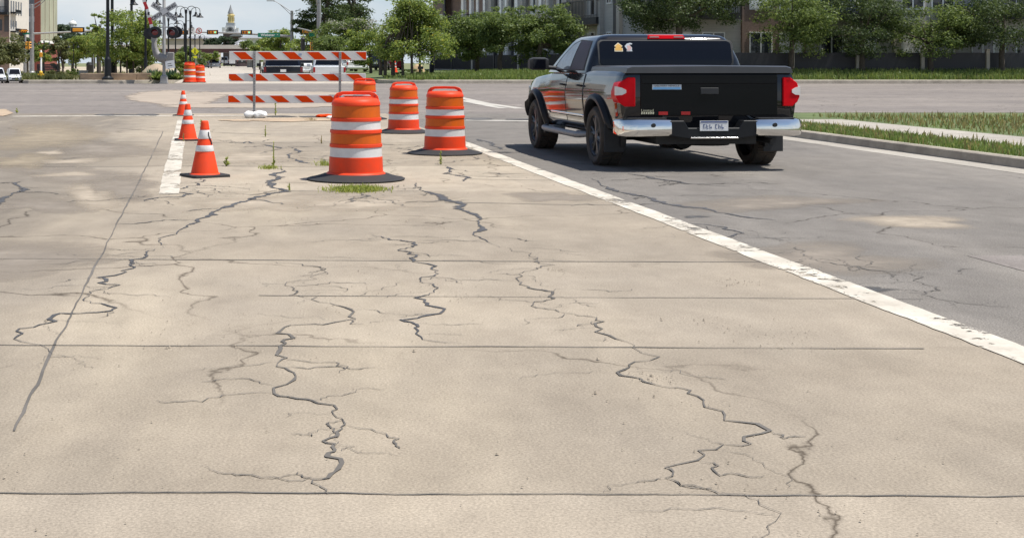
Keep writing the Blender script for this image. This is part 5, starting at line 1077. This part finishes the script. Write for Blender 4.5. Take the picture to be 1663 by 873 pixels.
for fl in (0, 1, 2):
    z = .25 + 3.25 * fl
    for p0, p1 in ((739, 747), (752, 759), (763, 770)): win(p0, p1, z, z + 2.35, -.55, True)
    for p0, p1 in ((779, 786), (789, 796)): win(p0, p1, z + .5, z + 2.3, -.3)
    for p0, p1 in ((811, 818), (820, 827), (836, 846)): win(p0, p1, z + .4, z + 2.3, -.02)
    for p0, p1 in ((857, 866), (870, 879), (883, 893), (899, 908), (911, 920)): win(p0, p1, z + .4, z + 2.35, -.25)
    for p0, p1 in ((931, 943), (947, 957), (961, 974)): win(p0, p1, z + .05, z + 2.3, -1.0)
    win(986, 994, z + .6, z + 2.2, 0, False)
for p0, p1 in ((798.5, 803), (828.5, 831.5), (850.5, 854), (895, 897.5), (922, 926), (977, 981)): wallseg(p0, p1, -.3, H_, 0.002, .28, M['greywall'], 'pilaster')
for p0, p1 in ((805.5, 807.5), (832, 834), (894, 896.5), (721, 724)): wallseg(p0, p1, -.3, H_, .003, .10, M['darkwall'], 'downpipe')
def balcony(p0, p1, z, out, y0):
    t0, t1 = sorted((tpos(p0), tpos(p1))); b = MB(); b.bx(t0, t1, y0, out, z - .42, z); bo = b.build('balcony', M['blackm'], br)
    b = MB(); b.bx(t0, t1, y0 + .05, out - .05, z - .45, z - .425); b.build('soffit', mat('soffit_wood', (.42, .30, .19), .7, stretch=(6, 1, 1)), bo)
    r_ = MB(); n = int((t1 - t0) / .22)
    for i in range(n + 1): x = t0 + (t1 - t0) * i / n; r_.bx(x - .010, x + .010, out - .05, out - .026, z, z + 1.02)
    for tt in (t0, t1):
        k = int((out - y0) / .13)
        for i in range(k): r_.bx(tt - .012 if tt == t0 else tt - .024, tt + .012 if tt == t0 else tt, y0 + .05 + .13 * i, y0 + .074 + .13 * i, z, z + 1.02)
        r_.bx(tt - .03, tt + .03, y0, out, z + 1.02, z + 1.08)
    r_.bx(t0, t1, out - .07, out - .01, z + 1.021, z + 1.081); r_.bx(t0, t1, out - .06, out - .02, z + .10, z + .14); r_.build('railing', M['black'], bo)
for z in (3.35, 6.6): balcony(856, 893, z + 3.2, .5, -.25) if z > 5 else None; balcony(921, 979, z, .45, -1.0); balcony(727, 769, z - .1, .55, -.55)
wallseg(997, 1004, -.3, 6, .003, .06, M['darkwall'], 'door_panel'); wallseg(1006, 1011, -.3, H_, .003, .22, M['tanwall'], 'pilaster')
rf = MB(); rf.bx(-.4, LEN + .4, -12.4, .5, H_, H_ + .5); rf.build('roof', M['darkwall'], br)
# second wing facing the cross street
Cw = Vector((Apt.x, 75.5, KZ + .3)); wg = thing('apartment_building', 'grey siding apartment wing facing the cross street beyond the pickup', 'building', Cw)
b = MB(); b.bx(.02, 62, .5, 12, -.3, H_); b.build('wall', M['greywall'], wg)
for k in range(7):
    x0 = 1.0 + 8.6 * k; b = MB(); b.bx(x0 + 4.6, x0 + 8.2, .2, .5, -.3, H_); b.build('wall_bay', M['tanwall'] if k % 2 else M['brick'], wg)
    for fl in (0, 1, 2):
        z = .35 + 3.25 * fl
        for xx in (.5, 2.4, 5.0, 6.7):
            y = .5 if xx < 4 else .2; b = MB(); b.bx(x0 + xx, x0 + xx + 1.3, y - .05, y, z, z + 2.0); f = b.build('window', M['winwhite'], wg)
            for a in (.07, .69): q = MB(); q.bx(x0 + xx + a, x0 + xx + a + .54, y - .056, y - .046, z + .08, z + 1.92); q.build('pane', M['pane' if (k + fl + int(xx)) % 3 else 'curtain'], f)
        if fl:
            b = MB(); b.bx(x0 + .2, x0 + 4.3, -.6, .5, z - .55, z - .2); bo = b.build('balcony', M['blackm'], wg); r_ = MB()
            for i in range(32): r_.bx(x0 + .22 + .13 * i, x0 + .245 + .13 * i, -.58, -.556, z - .2, z + .8)
            r_.bx(x0 + .2, x0 + 4.3, -.6, -.54, z + .8, z + .86); r_.build('railing', M['black'], bo)
rf = MB(); rf.bx(0, 62.5, -.2, 12.4, H_, H_ + .5); rf.build('roof', M['darkwall'], wg)
# patio fences
def fence(name, label, p0, p1, dd=(1.9,), n=7):
    t = thing(name, label, 'fence', Apt, rzA); t0, t1 = sorted((tpos(p0), tpos(p1))); yv = 1.9
    for i in range(n):
        a = t0 + (t1 - t0) * i / n; c = t0 + (t1 - t0) * (i + 1) / n; b = MB()
        b.bx(a + .22, c - .05, yv - .03, yv + .03, .12, 1.12)
        for k in range(int((c - a - .27) / .12)): b.bx(a + .22 + .12 * k, a + .235 + .12 * k, yv + .03, yv + .045, .12, 1.12)
        b.build('panel', M['fence'], t)
        b = MB(); b.bx(a, a + .18, yv - .09, yv + .09, .0, 1.35); b.build('post', M['tanwall'] if i % 2 else M['fence'], t)
    b = MB(); b.bx(t0, t1, yv - .12, yv + .12, -.3, .10); b.build('base_wall', M['tanwall'], t)
fence('patio_fence', 'dark patio fence panels with pale posts along the apartment flank', 742, 1040)
t = thing('patio_fence', 'dark patio fence along the apartment wing beyond the pickup', 'fence', Cw)
for i in range(16):
    b = MB(); b.bx(.6 + 3.6 * i + .2, .6 + 3.6 * i + 3.55, -1.5, -1.44, .1, 1.15); b.build('panel', M['fence'], t); b = MB(); b.bx(.6 + 3.6 * i, .6 + 3.6 * i + .18, -1.56, -1.38, -.2, 1.35); b.build('post', M['tanwall'], t)
# ---------------------------------------------------------------- trees and plants
def leaves(name, mt, cl, n, ls, seed, parent, flat=.55):
    r = np.random.default_rng(seed); K = len(cl); c = np.array([q[:3] for q in cl], float); rad = np.array([q[3] for q in cl], float)
    wt = rad ** 2; idx = r.choice(K, n, p=wt / wt.sum()); d = r.normal(size=(n, 3)); d /= np.linalg.norm(d, axis=1)[:, None]
    rr_ = r.uniform(.35, 1.0, n) ** .6 * r.choice([1, 1, 1, 1, 1.3, 1.55], n); p = c[idx] + d * (rad[idx] * rr_)[:, None] * np.array([1.22, 1.22, .62])
    nm = d * .7 + r.normal(size=(n, 3)) * .6; nm[:, 2] += flat; nm /= np.linalg.norm(nm, axis=1)[:, None]
    a = np.cross(nm, r.normal(size=(n, 3))); a /= np.linalg.norm(a, axis=1)[:, None]; b = np.cross(nm, a); s_ = ls * r.uniform(.55, 1.35, n)[:, None]
    v = np.stack([p + a * s_, p + b * s_ * .45 + nm * s_ * .08, p - a * s_, p - b * s_ * .45 + nm * s_ * .08], 1).reshape(-1, 3)
    me = bpy.data.meshes.new(name); me.vertices.add(4 * n); me.vertices.foreach_set('co', v.ravel()); me.loops.add(4 * n); me.loops.foreach_set('vertex_index', np.arange(4 * n)); me.polygons.add(n); me.polygons.foreach_set('loop_start', np.arange(n) * 4); me.update(calc_edges=True)
    for m_ in (mt if isinstance(mt, (list, tuple)) else [mt]): me.materials.append(m_)
    o = bpy.data.objects.new(name, me); COL.objects.link(o); o.parent = parent; return o
def tree(name, label, x0, x1, yt, yb, d, mt, n, seed, base=None, ls=None, trunks=((0, .13),), group=None, K=46, cr=(.24, .40), spike=0, cat='tree', dens=1.0, taper=0):
    r = random.Random(seed); s_ = F / d; base = KZ if base is None else base; K = int(K * 1.5); cr = (cr[0] * .62, cr[1] * .86); spike = spike * 2; X = Xat((x0 + x1) / 2, d); zt, zb_ = Zat(yt, d), Zat(yb, d); a = (x1 - x0) / 2 / s_; c = (zt - zb_) / 2; bb = min(a, max(c, 1.0) * 1.3); zc = (zt + zb_) / 2 - base
    t = thing(name, label, cat, (X, d, base), 0, group); cl = []; m_ = min(a, c)
    a *= 1.10; c *= 1.05; bb *= 1.1; LB = []
    for _ in range(11):
        q = Vector((r.gauss(0, 1), r.gauss(0, 1), r.gauss(0, .9) + .1)).normalized() * r.uniform(.55, .92); LB.append((q, r.uniform(.20, .36)))
    for i in range(K):
        if i % 4:
            q, sp_ = r.choice(LB); v = q + Vector((r.gauss(0, sp_), r.gauss(0, sp_), r.gauss(0, sp_ * .75)))
            if v.length > 1.02: v = v.normalized() * r.uniform(.85, 1.03)
        while i % 4 == 0:
            v = Vector((r.uniform(-1, 1), r.uniform(-1, 1), r.uniform(-1, 1)))
            if .25 < (abs(v.x) ** 2.4 + abs(v.y) ** 2.4 + abs(v.z) ** 2.4) < 1: break
        v *= 1 + .16 * math.sin(3.1 * math.atan2(v.y, v.x) + seed) * (1 - abs(v.z)) + .12 * math.sin(5.3 * v.z + 2 * v.x + seed)
        f = 1 - taper * max(0, v.z); cl.append((v.x * (a - m_ * .12) * f, v.y * (bb - m_ * .12) * f, zc + v.z * (c - m_ * .12), m_ * r.uniform(*cr)))
    for i in range(spike): ang = r.uniform(0, 6.28); cl.append((a * .55 * math.cos(ang), bb * .5 * math.sin(ang), zc + c * r.uniform(.85, 1.0), m_ * .13))
    ls = ls or max(.045, 2.25 / s_); leaves('crown', mt, cl, n, ls, seed, t)
    for dx, rad in trunks:
        b = MB(); top = zc - c * .25; b.tube([(dx, 0, -.05), (dx + r.uniform(-.05, .05), .02, top * .45), (dx * .8 + r.uniform(-.1, .1), .0, top), (dx * .5, 0, zc + c * .3)], [rad * 1.25, rad, rad * .8, rad * .3], 9)
        for k in range(5):
            q = cl[r.randrange(len(cl))]; st_ = Vector((dx * .8, 0, top * r.uniform(.75, 1.05))); e_ = Vector(q[:3]); b.tube([st_, st_.lerp(e_, .5) + Vector((0, 0, -.08)), e_], [rad * .5, rad * .32, rad * .1], 6)
        b.build('trunk', M['bark'], t, 60)
    return t
G1 = 'street trees before the right apartments'; G2 = 'trees beside the far road'; G3 = 'trees on the left plaza'
tree('street_tree', 'bright green oak nearest the kerb, centre right, with several dark trunks', 604, 740, 0, 106, 74.5, [LG], 31000, 11, base=.85, trunks=((-1.85, .09), (-1.6, .08), (-1.15, .10), (-.6, .07), (-.1, .07), (.35, .06)), K=100, spike=3, taper=.78, group=G1)
tree('street_tree', 'darker street tree right of the bright oak, before the brick building corner', 722, 824, 20, 99, 80, [LM], 15000, 12, base=.95, trunks=((.05, .12),), K=56, spike=3, group=G1)
tree('street_tree', 'dark street tree in the middle of the right row', 780, 884, 13, 98, 77, [LM], 15000, 13, base=.9, trunks=((-.7, .13),), K=60, spike=3, group=G1)
tree('street_tree', 'street tree whose crown touches the black balcony above the pickup mirror', 838, 940, 10, 96, 76, [LM], 15000, 14, base=.9, trunks=((-.45, .14),), K=60, spike=3, group=G1)
tree('street_tree', 'large dark tree overhanging the pickup roof at the apartment corner', 1006, 1200, -58, 64, 73.2, [LD], 27000, 15, base=.8, trunks=((0, .2),), K=80, spike=3, group=G1)
for i, (x, w_, yt) in enumerate(((1285, 66, -8), (1400, 74, -20), (1512, 70, 0), (1628, 80, -26))):
    tree('street_tree', ['round tree behind the right side of the pickup', 'tall full tree second beyond the pickup', 'small crowned tree by the hooked street lamp', 'wide dark tree at the right picture edge'][i], x - w_, x + w_, yt, 92, 73.4, [[LM], [LD], [LM], [LD]][i], 13000, 30 + i, base=.75, trunks=((0, .14),), K=62, spike=3, group=G1)
tree('oak_tree', 'huge dark oak towering behind the roadside trees', 482, 606, -48, 62, 190, [LD], 18000, 16, base=.4, trunks=((-1.5, .5), (3.2, .4)), K=64, cr=(.18, .32), group=G2)
tree('oak_tree', 'dark lower left lobe tree beside the huge oak', 476, 520, 20, 58, 188, [LD], 3500, 17, base=.4, K=24, group=G2)
tree('crepe_myrtle', 'blossoming tree with whitish flowers left of the bright oak', 520, 622, 26, 86, 115, [LM], 9000, 18, base=.44, K=52, group=G2)
cm = bpy.data.objects[-1] if False else None
tf = [o for o in COL.objects if o.get('label', '').startswith('blossoming tree')][0]
s_ = F / 115; rr2 = random.Random(3)
leaves('blossom', M['flower'], [((rr2.uniform(-36, 44)) / s_, -2.1 + rr2.uniform(-.3, .4), Zat(rr2.uniform(34, 48), 115) - .44, .32) for _ in range(26)], 700, .09, 5, tf)
tree('roadside_tree', 'yellowish green tree below the blossoming tree, left of the bright oak', 556, 640, 46, 104, 95, [LG], 7000, 19, base=.5, trunks=((.2, .1), (1.2, .08)), K=44, group=G2)
tree('roadside_tree', 'mid green tree behind the barricade right end', 510, 572, 56, 104, 100, [LM], 5500, 20, base=.5, trunks=((0, .1),), K=36, group=G2)
tree('roadside_tree', 'green tree around the two grey signal poles', 470, 540, 52, 96, 150, [LG], 5500, 21, base=.44, K=40, group=G2)
tree('roadside_tree', 'bright rounded tree behind the green street sign', 430, 482, 46, 92, 215, [LG], 4500, 22, base=.44, K=34, group=G2)
tree('roadside_tree', 'dark tree under the green street sign', 414, 462, 58, 94, 225, [LM], 4500, 23, base=.44, K=32, group=G2)
tree('roadside_tree', 'olive tree beside the overpass end', 392, 430, 60, 92, 240, [LM], 3500, 24, base=.44, K=28, group=G2)
tree('roadside_tree', 'light green shrubby tree peeking over the top board', 404, 440, 72, 100, 205, [LG], 3000, 25, base=.44, K=24, group=G2)
tree('distant_tree', 'bluish dark tree mass below the brick tower', 344, 384, 59, 76, 390, [LF], 3000, 26, base=.3, K=30, group=G2)
tree('distant_tree', 'bluish dark tree left of the brick tower base', 328, 358, 62, 76, 385, [LF], 2000, 27, base=.3, K=22, group=G2)
tree('roadside_tree', 'green bush under the overpass at the road end', 330, 356, 84, 101, 262, [LG], 1500, 28, base=.44, K=18, group=G2)
tree('roadside_tree', 'leafy shrub behind the yellow pedestrian sign', 290, 334, 76, 112, 128, [LM], 4000, 29, base=.5, K=30, group=G3)
tree('roadside_tree', 'green shrub left of the faded far drums', 282, 312, 84, 118, 95, [LG], 3000, 31, base=.55, K=26, group=G3)
tree('plaza_tree', 'broad multi stemmed bright tree behind the thickest black lamp post', 150, 254, 21, 108, 76, [LG], 15000, 41, trunks=((-.45, .055), (-.2, .05), (.15, .05), (.5, .05), (1.0, .045)), K=70, spike=4, group=G3)
tree('plaza_tree', 'sparse sprig topped tree left of the thickest black lamp post', 146, 176, 24, 70, 84, [LG], 1500, 42, K=16, cr=(.16, .3), group=G3)
tree('plaza_tree', 'dark leafy undergrowth tree at the foot of the multi stemmed tree', 200, 262, 72, 122, 77, [LM], 6000, 43, trunks=((0, .05), (.4, .05)), K=40, group=G3)
tree('plaza_tree', 'bright tree in the middle of the left plaza', 112, 176, 54, 104, 100, [LG], 8000, 44, trunks=((.3, .07), (1.1, .07)), K=46, group=G3)
tree('plaza_tree', 'grey green tree beside the bench', 78, 112, 58, 112, 86, [LO], 3800, 45, trunks=((0, .07), (.3, .06)), K=30, cr=(.2, .34), group=G3)
tree('plaza_tree', 'green tree between the signal mast and the red brick building', 54, 84, 66, 106, 104, [LG], 3000, 46, K=24, group=G3)
tree('plaza_tree', 'big olive green tree at the left picture edge', -42, 38, 52, 110, 88, [LO], 9000, 47, trunks=((0, .12),), K=50, group=G3)
tree('plaza_tree', 'dark tree behind the far left signal mast', 28, 58, 62, 106, 106, [LD], 2800, 48, K=22, group=G3)
tree('distant_tree', 'far dark tree left of the white dome', 90, 116, 38, 80, 210, [LF], 3500, 49, base=.4, K=30, group=G3)
tree('distant_tree', 'far dark tree under the white dome', 104, 142, 51, 82, 205, [LF], 4000, 50, base=.4, K=32, group=G3)
tree('distant_tree', 'far dark tree right of the white dome', 134, 172, 44, 82, 200, [LF], 4000, 51, base=.4, K=32, group=G3)
tree('distant_tree', 'far green tree filling behind the plaza', 84, 150, 66, 100, 160, [LM], 4500, 52, base=.45, K=40, group=G3)
for i, (x0, x1, yt, yb, d, m_, lb) in enumerate(((70, 84, 119.5, 126, 73, LO, 'small dusty shrub left of the yellow hydrant row'), (76, 89, 115, 124, 78, LO, 'low brownish shrub under the bench'), (92, 105, 117, 124, 78, LO, 'low brownish shrub right of the bench'), (108, 128, 112, 121, 80, LM, 'low green shrub before the planter left end'), (36, 64, 119, 131, 72, LM, 'weedy green clump at the base of the signal mast'), (76, 92, 122, 131.5, 71.2, LA, 'small bluish plant right of the yellow hydrant'), (640, 700, 112, 124, 80, LM, 'dark hedge under the bright oak'), (860, 960, 108, 126, 75, LD, 'dark low hedge behind the pickup mirror'))):
    tree('shrub', lb, x0, x1, yt, yb, d, [m_], 1200, 70 + i, K=18, trunks=(), cat='shrub', group='low shrubs', ls=.07)
def agave(px, d, r_, n, label, seed, m_):
    r = random.Random(seed); t = thing('spiky_plant', label, 'plant', (Xat(px, d), d, KZ), 0, 'spiky plants at the signal post'); b = MB()
    for i in range(n):
        a = r.uniform(0, 6.28); e = r.uniform(.15, 1.35); ln = r_ * r.uniform(.7, 1.1); d_ = Vector((math.cos(a) * math.cos(e), math.sin(a) * math.cos(e), math.sin(e))); sd_ = Vector((-math.sin(a), math.cos(a), 0)) * .045; o_ = Vector((r.uniform(-.3, .3) * r_, r.uniform(-.2, .2) * r_, 0)); m1 = o_ + d_ * ln * .5
        b.add([o_ - sd_ * .6, o_ + sd_ * .6, m1 + sd_, o_ + d_ * ln + Vector((0, 0, -.12 * ln)), m1 - sd_], [(0, 1, 2, 3, 4)])
    b.build('foliage', m_, t)
agave(248, 71.4, .75, 150, 'bluish spiky plant above the planter wall right end', 1, LA); agave(256, 70.2, .62, 150, 'green spiky plant just left of the signal post base', 2, LM); agave(277, 70.3, .68, 190, 'dark spiky plant right of the signal post base', 3, LA); agave(288, 70.0, .50, 150, 'low dark spiky plant at the kerb corner', 4, LM)
# ---------------------------------------------------------------- other vehicles
def car(label, name, px, py, wpx, d, H, kind, m_, away=True, L_=4.8, cat='car', rz=0, gz_=None):
    s_ = F / d; W_ = wpx / s_; hw = W_ / 2; z0 = Zat(py, d); t = thing(name, label, cat, (Xat(px, d), d, z0), R(rz) + (0 if away else math.pi))
    if not away: t.location.y = d
    y0 = 0 if away else -L_
    Y = lambda f: y0 + f * L_
    bz = H * {'suv': .56, 'pickup': .57, 'van': .50, 'sedan': .60}[kind]; zb_ = H * .16
    prof = {'suv': [(0, .93, .25, .98), (.01, .97, .18, 1), (.5, 1, .15, 1), (.74, 1, .15, .99), (.80, .98, .16, .93), (.95, .94, .16, .85), (1, .84, .2, .7)],
            'van': [(0, .95, .22, 1), (.01, .99, .16, 1), (.7, 1, .15, 1), (.86, .98, .16, .9), (.97, .9, .18, .78), (1, .84, .22, .65)],
            'pickup': [(0, .94, .30, .97), (.01, .98, .22, 1), (.36, 1, .18, 1), (.70, 1, .17, .98), (.76, .99, .18, .95), (.94, .96, .2, .88), (1, .88, .24, .75)],
            'sedan': [(0, .86, .25, .85), (.015, .94, .18, .96), (.22, .99, .15, 1), (.65, 1, .15, 1), (.70, .98, .15, .96), (.94, .9, .18, .8), (1, .78, .24, .6)]}[kind]
    secs = []
    for f, w_, a, c in prof:
        x, zl, zh = hw * w_, bz * a * 1.35, bz * c; pts = [(.86 * x, zl), (.96 * x, zl + .05 * H), (x, zl + .35 * (zh - zl)), (x, zl + .62 * (zh - zl)), (.965 * x, zh - .06 * H), (.92 * x, zh - .01 * H), (.86 * x, zh)]
        secs.append([Vector((px_, Y(f), pz)) for px_, pz in pts] + [Vector((-px_, Y(f), pz)) for px_, pz in pts[::-1]])
    b = MB(); b.loft(secs); b.build('body', m_, t, 30)
    g0, g1_, r0, r1 = {'suv': (.005, .78, .05, .62), 'van': (.01, .88, .03, .72), 'pickup': (.37, .74, .40, .62), 'sedan': (.10, .74, .26, .58)}[kind]
    lev = [(bz * .985, .90, g0, g1_), (bz + (H - bz) * .5, .84, g0 + (r0 - g0) * .45, g1_ + (r1 - g1_) * .5), (H * .955, .76, r0, r1), (H * .99, .68, r0 + .02, r1 - .03), (H, .58, r0 + .05, r1 - .07)]
    b = MB(); b.loft([rrect(hw * w_, Y(a), Y(c), .16, z) for z, w_, a, c in lev]); b.build('cabin', m_, t, 30)
    zA, zB = bz + .04 * H, H * .93
    def il(z, i):
        for a, c in zip(lev, lev[1:]):
            if a[0] <= z <= c[0]: f = (z - a[0]) / (c[0] - a[0]); return a[i] + f * (c[i] - a[i])
        return lev[0][i]
    for nm, i, sg_ in (('rear_window', 2, -1), ('windshield', 3, 1)):
        curved([(-.86, zA), (.86, zA), (.80, zB), (-.80, zB)], lambda x, z: Vector((x * hw * il(z, 1), Y(il(z, i)) + sg_ * .015, z)), nm, M['glass'], t, 6, 8)
    for s in (-1, 1):
        ya, yb_ = g0 + .05, g1_ - .07; ra_, rb2 = r0 + .05, r1 - .03; 
        for u0, u1 in ((0, .47), (.52, 1)):
            curved([(ya + (yb_ - ya) * u0, zA), (ya + (yb_ - ya) * u1, zA), (ra_ + (rb2 - ra_) * u1, zB), (ra_ + (rb2 - ra_) * u0, zB)], lambda y, z: Vector((s * (hw * il(z, 1) + .01), Y(y), z)), 'side_window', M['glass'], t, 4, 8)
        for f in (.19, .80):
            wr = H * .21; wd = .2 * hw; b = MB(); b.lathe([(wr * .6, 0), (wr * .95, 0), (wr, s * .03), (wr, s * wd)], 24, (s * hw * .80, Y(f), wr), axis='x'); b.lathe([(wr * .95, 0), (wr, 0), (wr, s * wd), (wr * .62, s * (wd + .02))], 24, (s * (hw * .81), Y(f), wr), axis='x'); wo = b.build('wheel', M['tyre'], t, 40)
            b = MB(); b.lathe([(wr * .62, s * .0), (wr * .2, s * .02), (.001, s * .02)], 16, (s * (hw * .81 + wd + .012), Y(f), wr), axis='x', cap=False); b.build('rim', M['galv'], wo)
        b = MB(); zz0, zz1 = (bz * .62, bz * .93) if kind != 'sedan' else (bz * .62, bz * .85); b.bx(min(s * hw * .84, s * hw * .965), max(s * hw * .84, s * hw * .965), Y(0) - .02, Y(.015), zz0, zz1); b.build('tail_light', M['redref'] if kind != 'suv' else M['darkred'], t, bevel=.01)
        b = MB(); b.bx(min(s * hw * .55, s * hw * .86), max(s * hw * .55, s * hw * .86), Y(.955), Y(1.0) + .01, bz * .60, bz * .72); b.build('headlight', M['paleglass'], t, bevel=.02)
        b = MB(); b.box((s * hw * 1.10, Y(g1_ - .13), bz * 1.06), (.22 * hw, .12, .11 * H)); b.build('side_mirror', m_ if kind != 'suv' else M['black'], t, bevel=.03)
    b = MB(); b.bx(-hw * .97, hw * .97, Y(0) - .09, Y(.02), zb_ + .02, bz * .50); b.build('rear_bumper', M['chrome'] if kind == 'pickup' else m_, t, bevel=.04)
    b = MB(); b.bx(-hw * .84, hw * .84, Y(.98), Y(1) + .07, zb_, bz * .46); b.build('front_bumper', M['blackm'], t, bevel=.04); b = MB(); b.bx(-hw * .5, hw * .5, Y(.97), Y(1) + .015, bz * .5, bz * .66); b.build('grille', M['blackm'], t, bevel=.02)
    zp = bz * (.70 if kind != 'pickup' else .36); b = MB(); b.box((0, Y(0) - .095 if kind == 'pickup' else Y(0) - .02, zp), (.34, .02, .16)); b.build('license_plate', M['white'], t)
    b = MB(); b.bx(-hw * .8, hw * .8, Y(.03), Y(.95), .12 * H, .3 * H); b.build('underbody', M['blackm'], t); return t
suv = car('large dark navy SUV seen from behind through the barricade boards', 'suv', 460, 133.6, 66, 80, 1.74, 'suv', M['navycar'], L_=5.2, cat='suv', rz=6)
b = MB(); z_ = 1.74 * .56 - .02; b.bx(-1.02, 1.02, -.03, .01, z_ - .03, z_ + .03); b.build('chrome_strip', M['chrome'], suv, bevel=.01)
car('white pickup seen from behind through the barricade, red tail lights', 'pickup_truck', 535, 134, 55, 82, 1.74, 'pickup', M['whitecar'], L_=5.6, cat='pickup truck', rz=4)
car('white and blue grey sedan between the navy SUV and white pickup', 'sedan', 500, 122, 40, 104, 1.45, 'sedan', M['whitecar'], L_=4.7, rz=6)
car('red car parked under the bright oak trunks', 'sedan', 641, 114.5, 32, 110, 1.4, 'sedan', M['redcar'], L_=4.6, rz=12)
car('white car parked behind the barricade right end', 'sedan', 581, 117.0, 38, 98, 1.4, 'sedan', M['whitecar'], L_=4.6, rz=14)
car('silver crossover in the far lane left of the barricade', 'suv', 348, 110.6, 20.5, 262, 1.68, 'suv', M['silvercar'], L_=4.6, cat='suv', rz=5.6)
car('white van ahead of the silver crossover near the overpass', 'van', 364.5, 104.2, 13.5, 390, 2.1, 'van', M['whitecar'], L_=5.4, cat='van', rz=5.6)
car('dark sedan far behind the upper left barricade post', 'sedan', 393, 103.6, 15, 330, 1.5, 'sedan', M['blackm'], L_=4.6, rz=5.6)
car('black sedan hidden by shade beside the right fence end', 'sedan', 610, 114.2, 34, 104, 1.35, 'sedan', M['navycar'], L_=4.6, rz=-6)
wh = car('white SUV waiting at the far left, facing right of the camera', 'suv', 25, 135.6, 23, 70.2, .80, 'suv', M['whitecar'], away=False, L_=2.0, cat='suv', rz=18)
car('white SUV cut by the left picture edge beside the other white SUV', 'suv', -1, 135.9, 25, 69.9, .83, 'suv', M['whitecar'], away=False, L_=2.1, cat='suv', rz=22)
vc = car('white car crossing on top of the overpass', 'sedan', 398, 75.5, 12, 299.5, 1.3, 'sedan', M['whitecar'], L_=2.9, rz=88); vc.location.y = 306
tsm = thing('box_truck', 'white truck trailer ahead of the dark sedan behind the barricade', 'truck', (Xat(381, 400), 400, .42)); b = MB(); b.bx(-1.6, 1.6, 0, 7, .8, 3.6); b.build('cargo_box', M['whitecar'], tsm); b = MB(); b.bx(-1.5, 1.5, .2, 6.5, .35, .8); b.build('chassis', M['blackm'], tsm)
for s in (-1, 1): b = MB(); b.lathe([(.45, 0), (.45, .3)], 16, (s * 1.2, 1.2, .45), axis='x'); b.build('wheel', M['tyre'], tsm)
# small construction things right of the oak
cc = dup(c0, (Xat(641, 86), 86, .86), 0, 'tiny orange cone on the grass under the bright oak'); cc['group'] = 'orange cones along the left painted line'
b = MB(); b.lathe([(.45, 0), (.42, .15), (.3, .36), (.12, .5), (.001, .52)], 18); o = b.build('straw_bale', mat('straw', (.50, .36, .20), .9, var=.25, scale=6), None, 60, loc=(Xat(679, 88), 88, .9)); tag(o, 'tan straw heap in the shade right of the bright oak trunks', 'straw heap')
tag(text_ := bpy.data.objects.new('blue_sign_post', None), 'low dark utility sign in the grass under the oak right side', 'sign'); COL.objects.link(text_); text_.location = (Xat(683, 76), 76, .85)
b = MB(); b.box((0, 0, .36), (.32, .03, .16)); b.build('sign_plate', mat('utility_blue', (.05, .08, .12), .5), text_); b = MB(); b.lathe([(.015, 0), (.015, .4)], 8); b.build('post', M['galv'], text_)
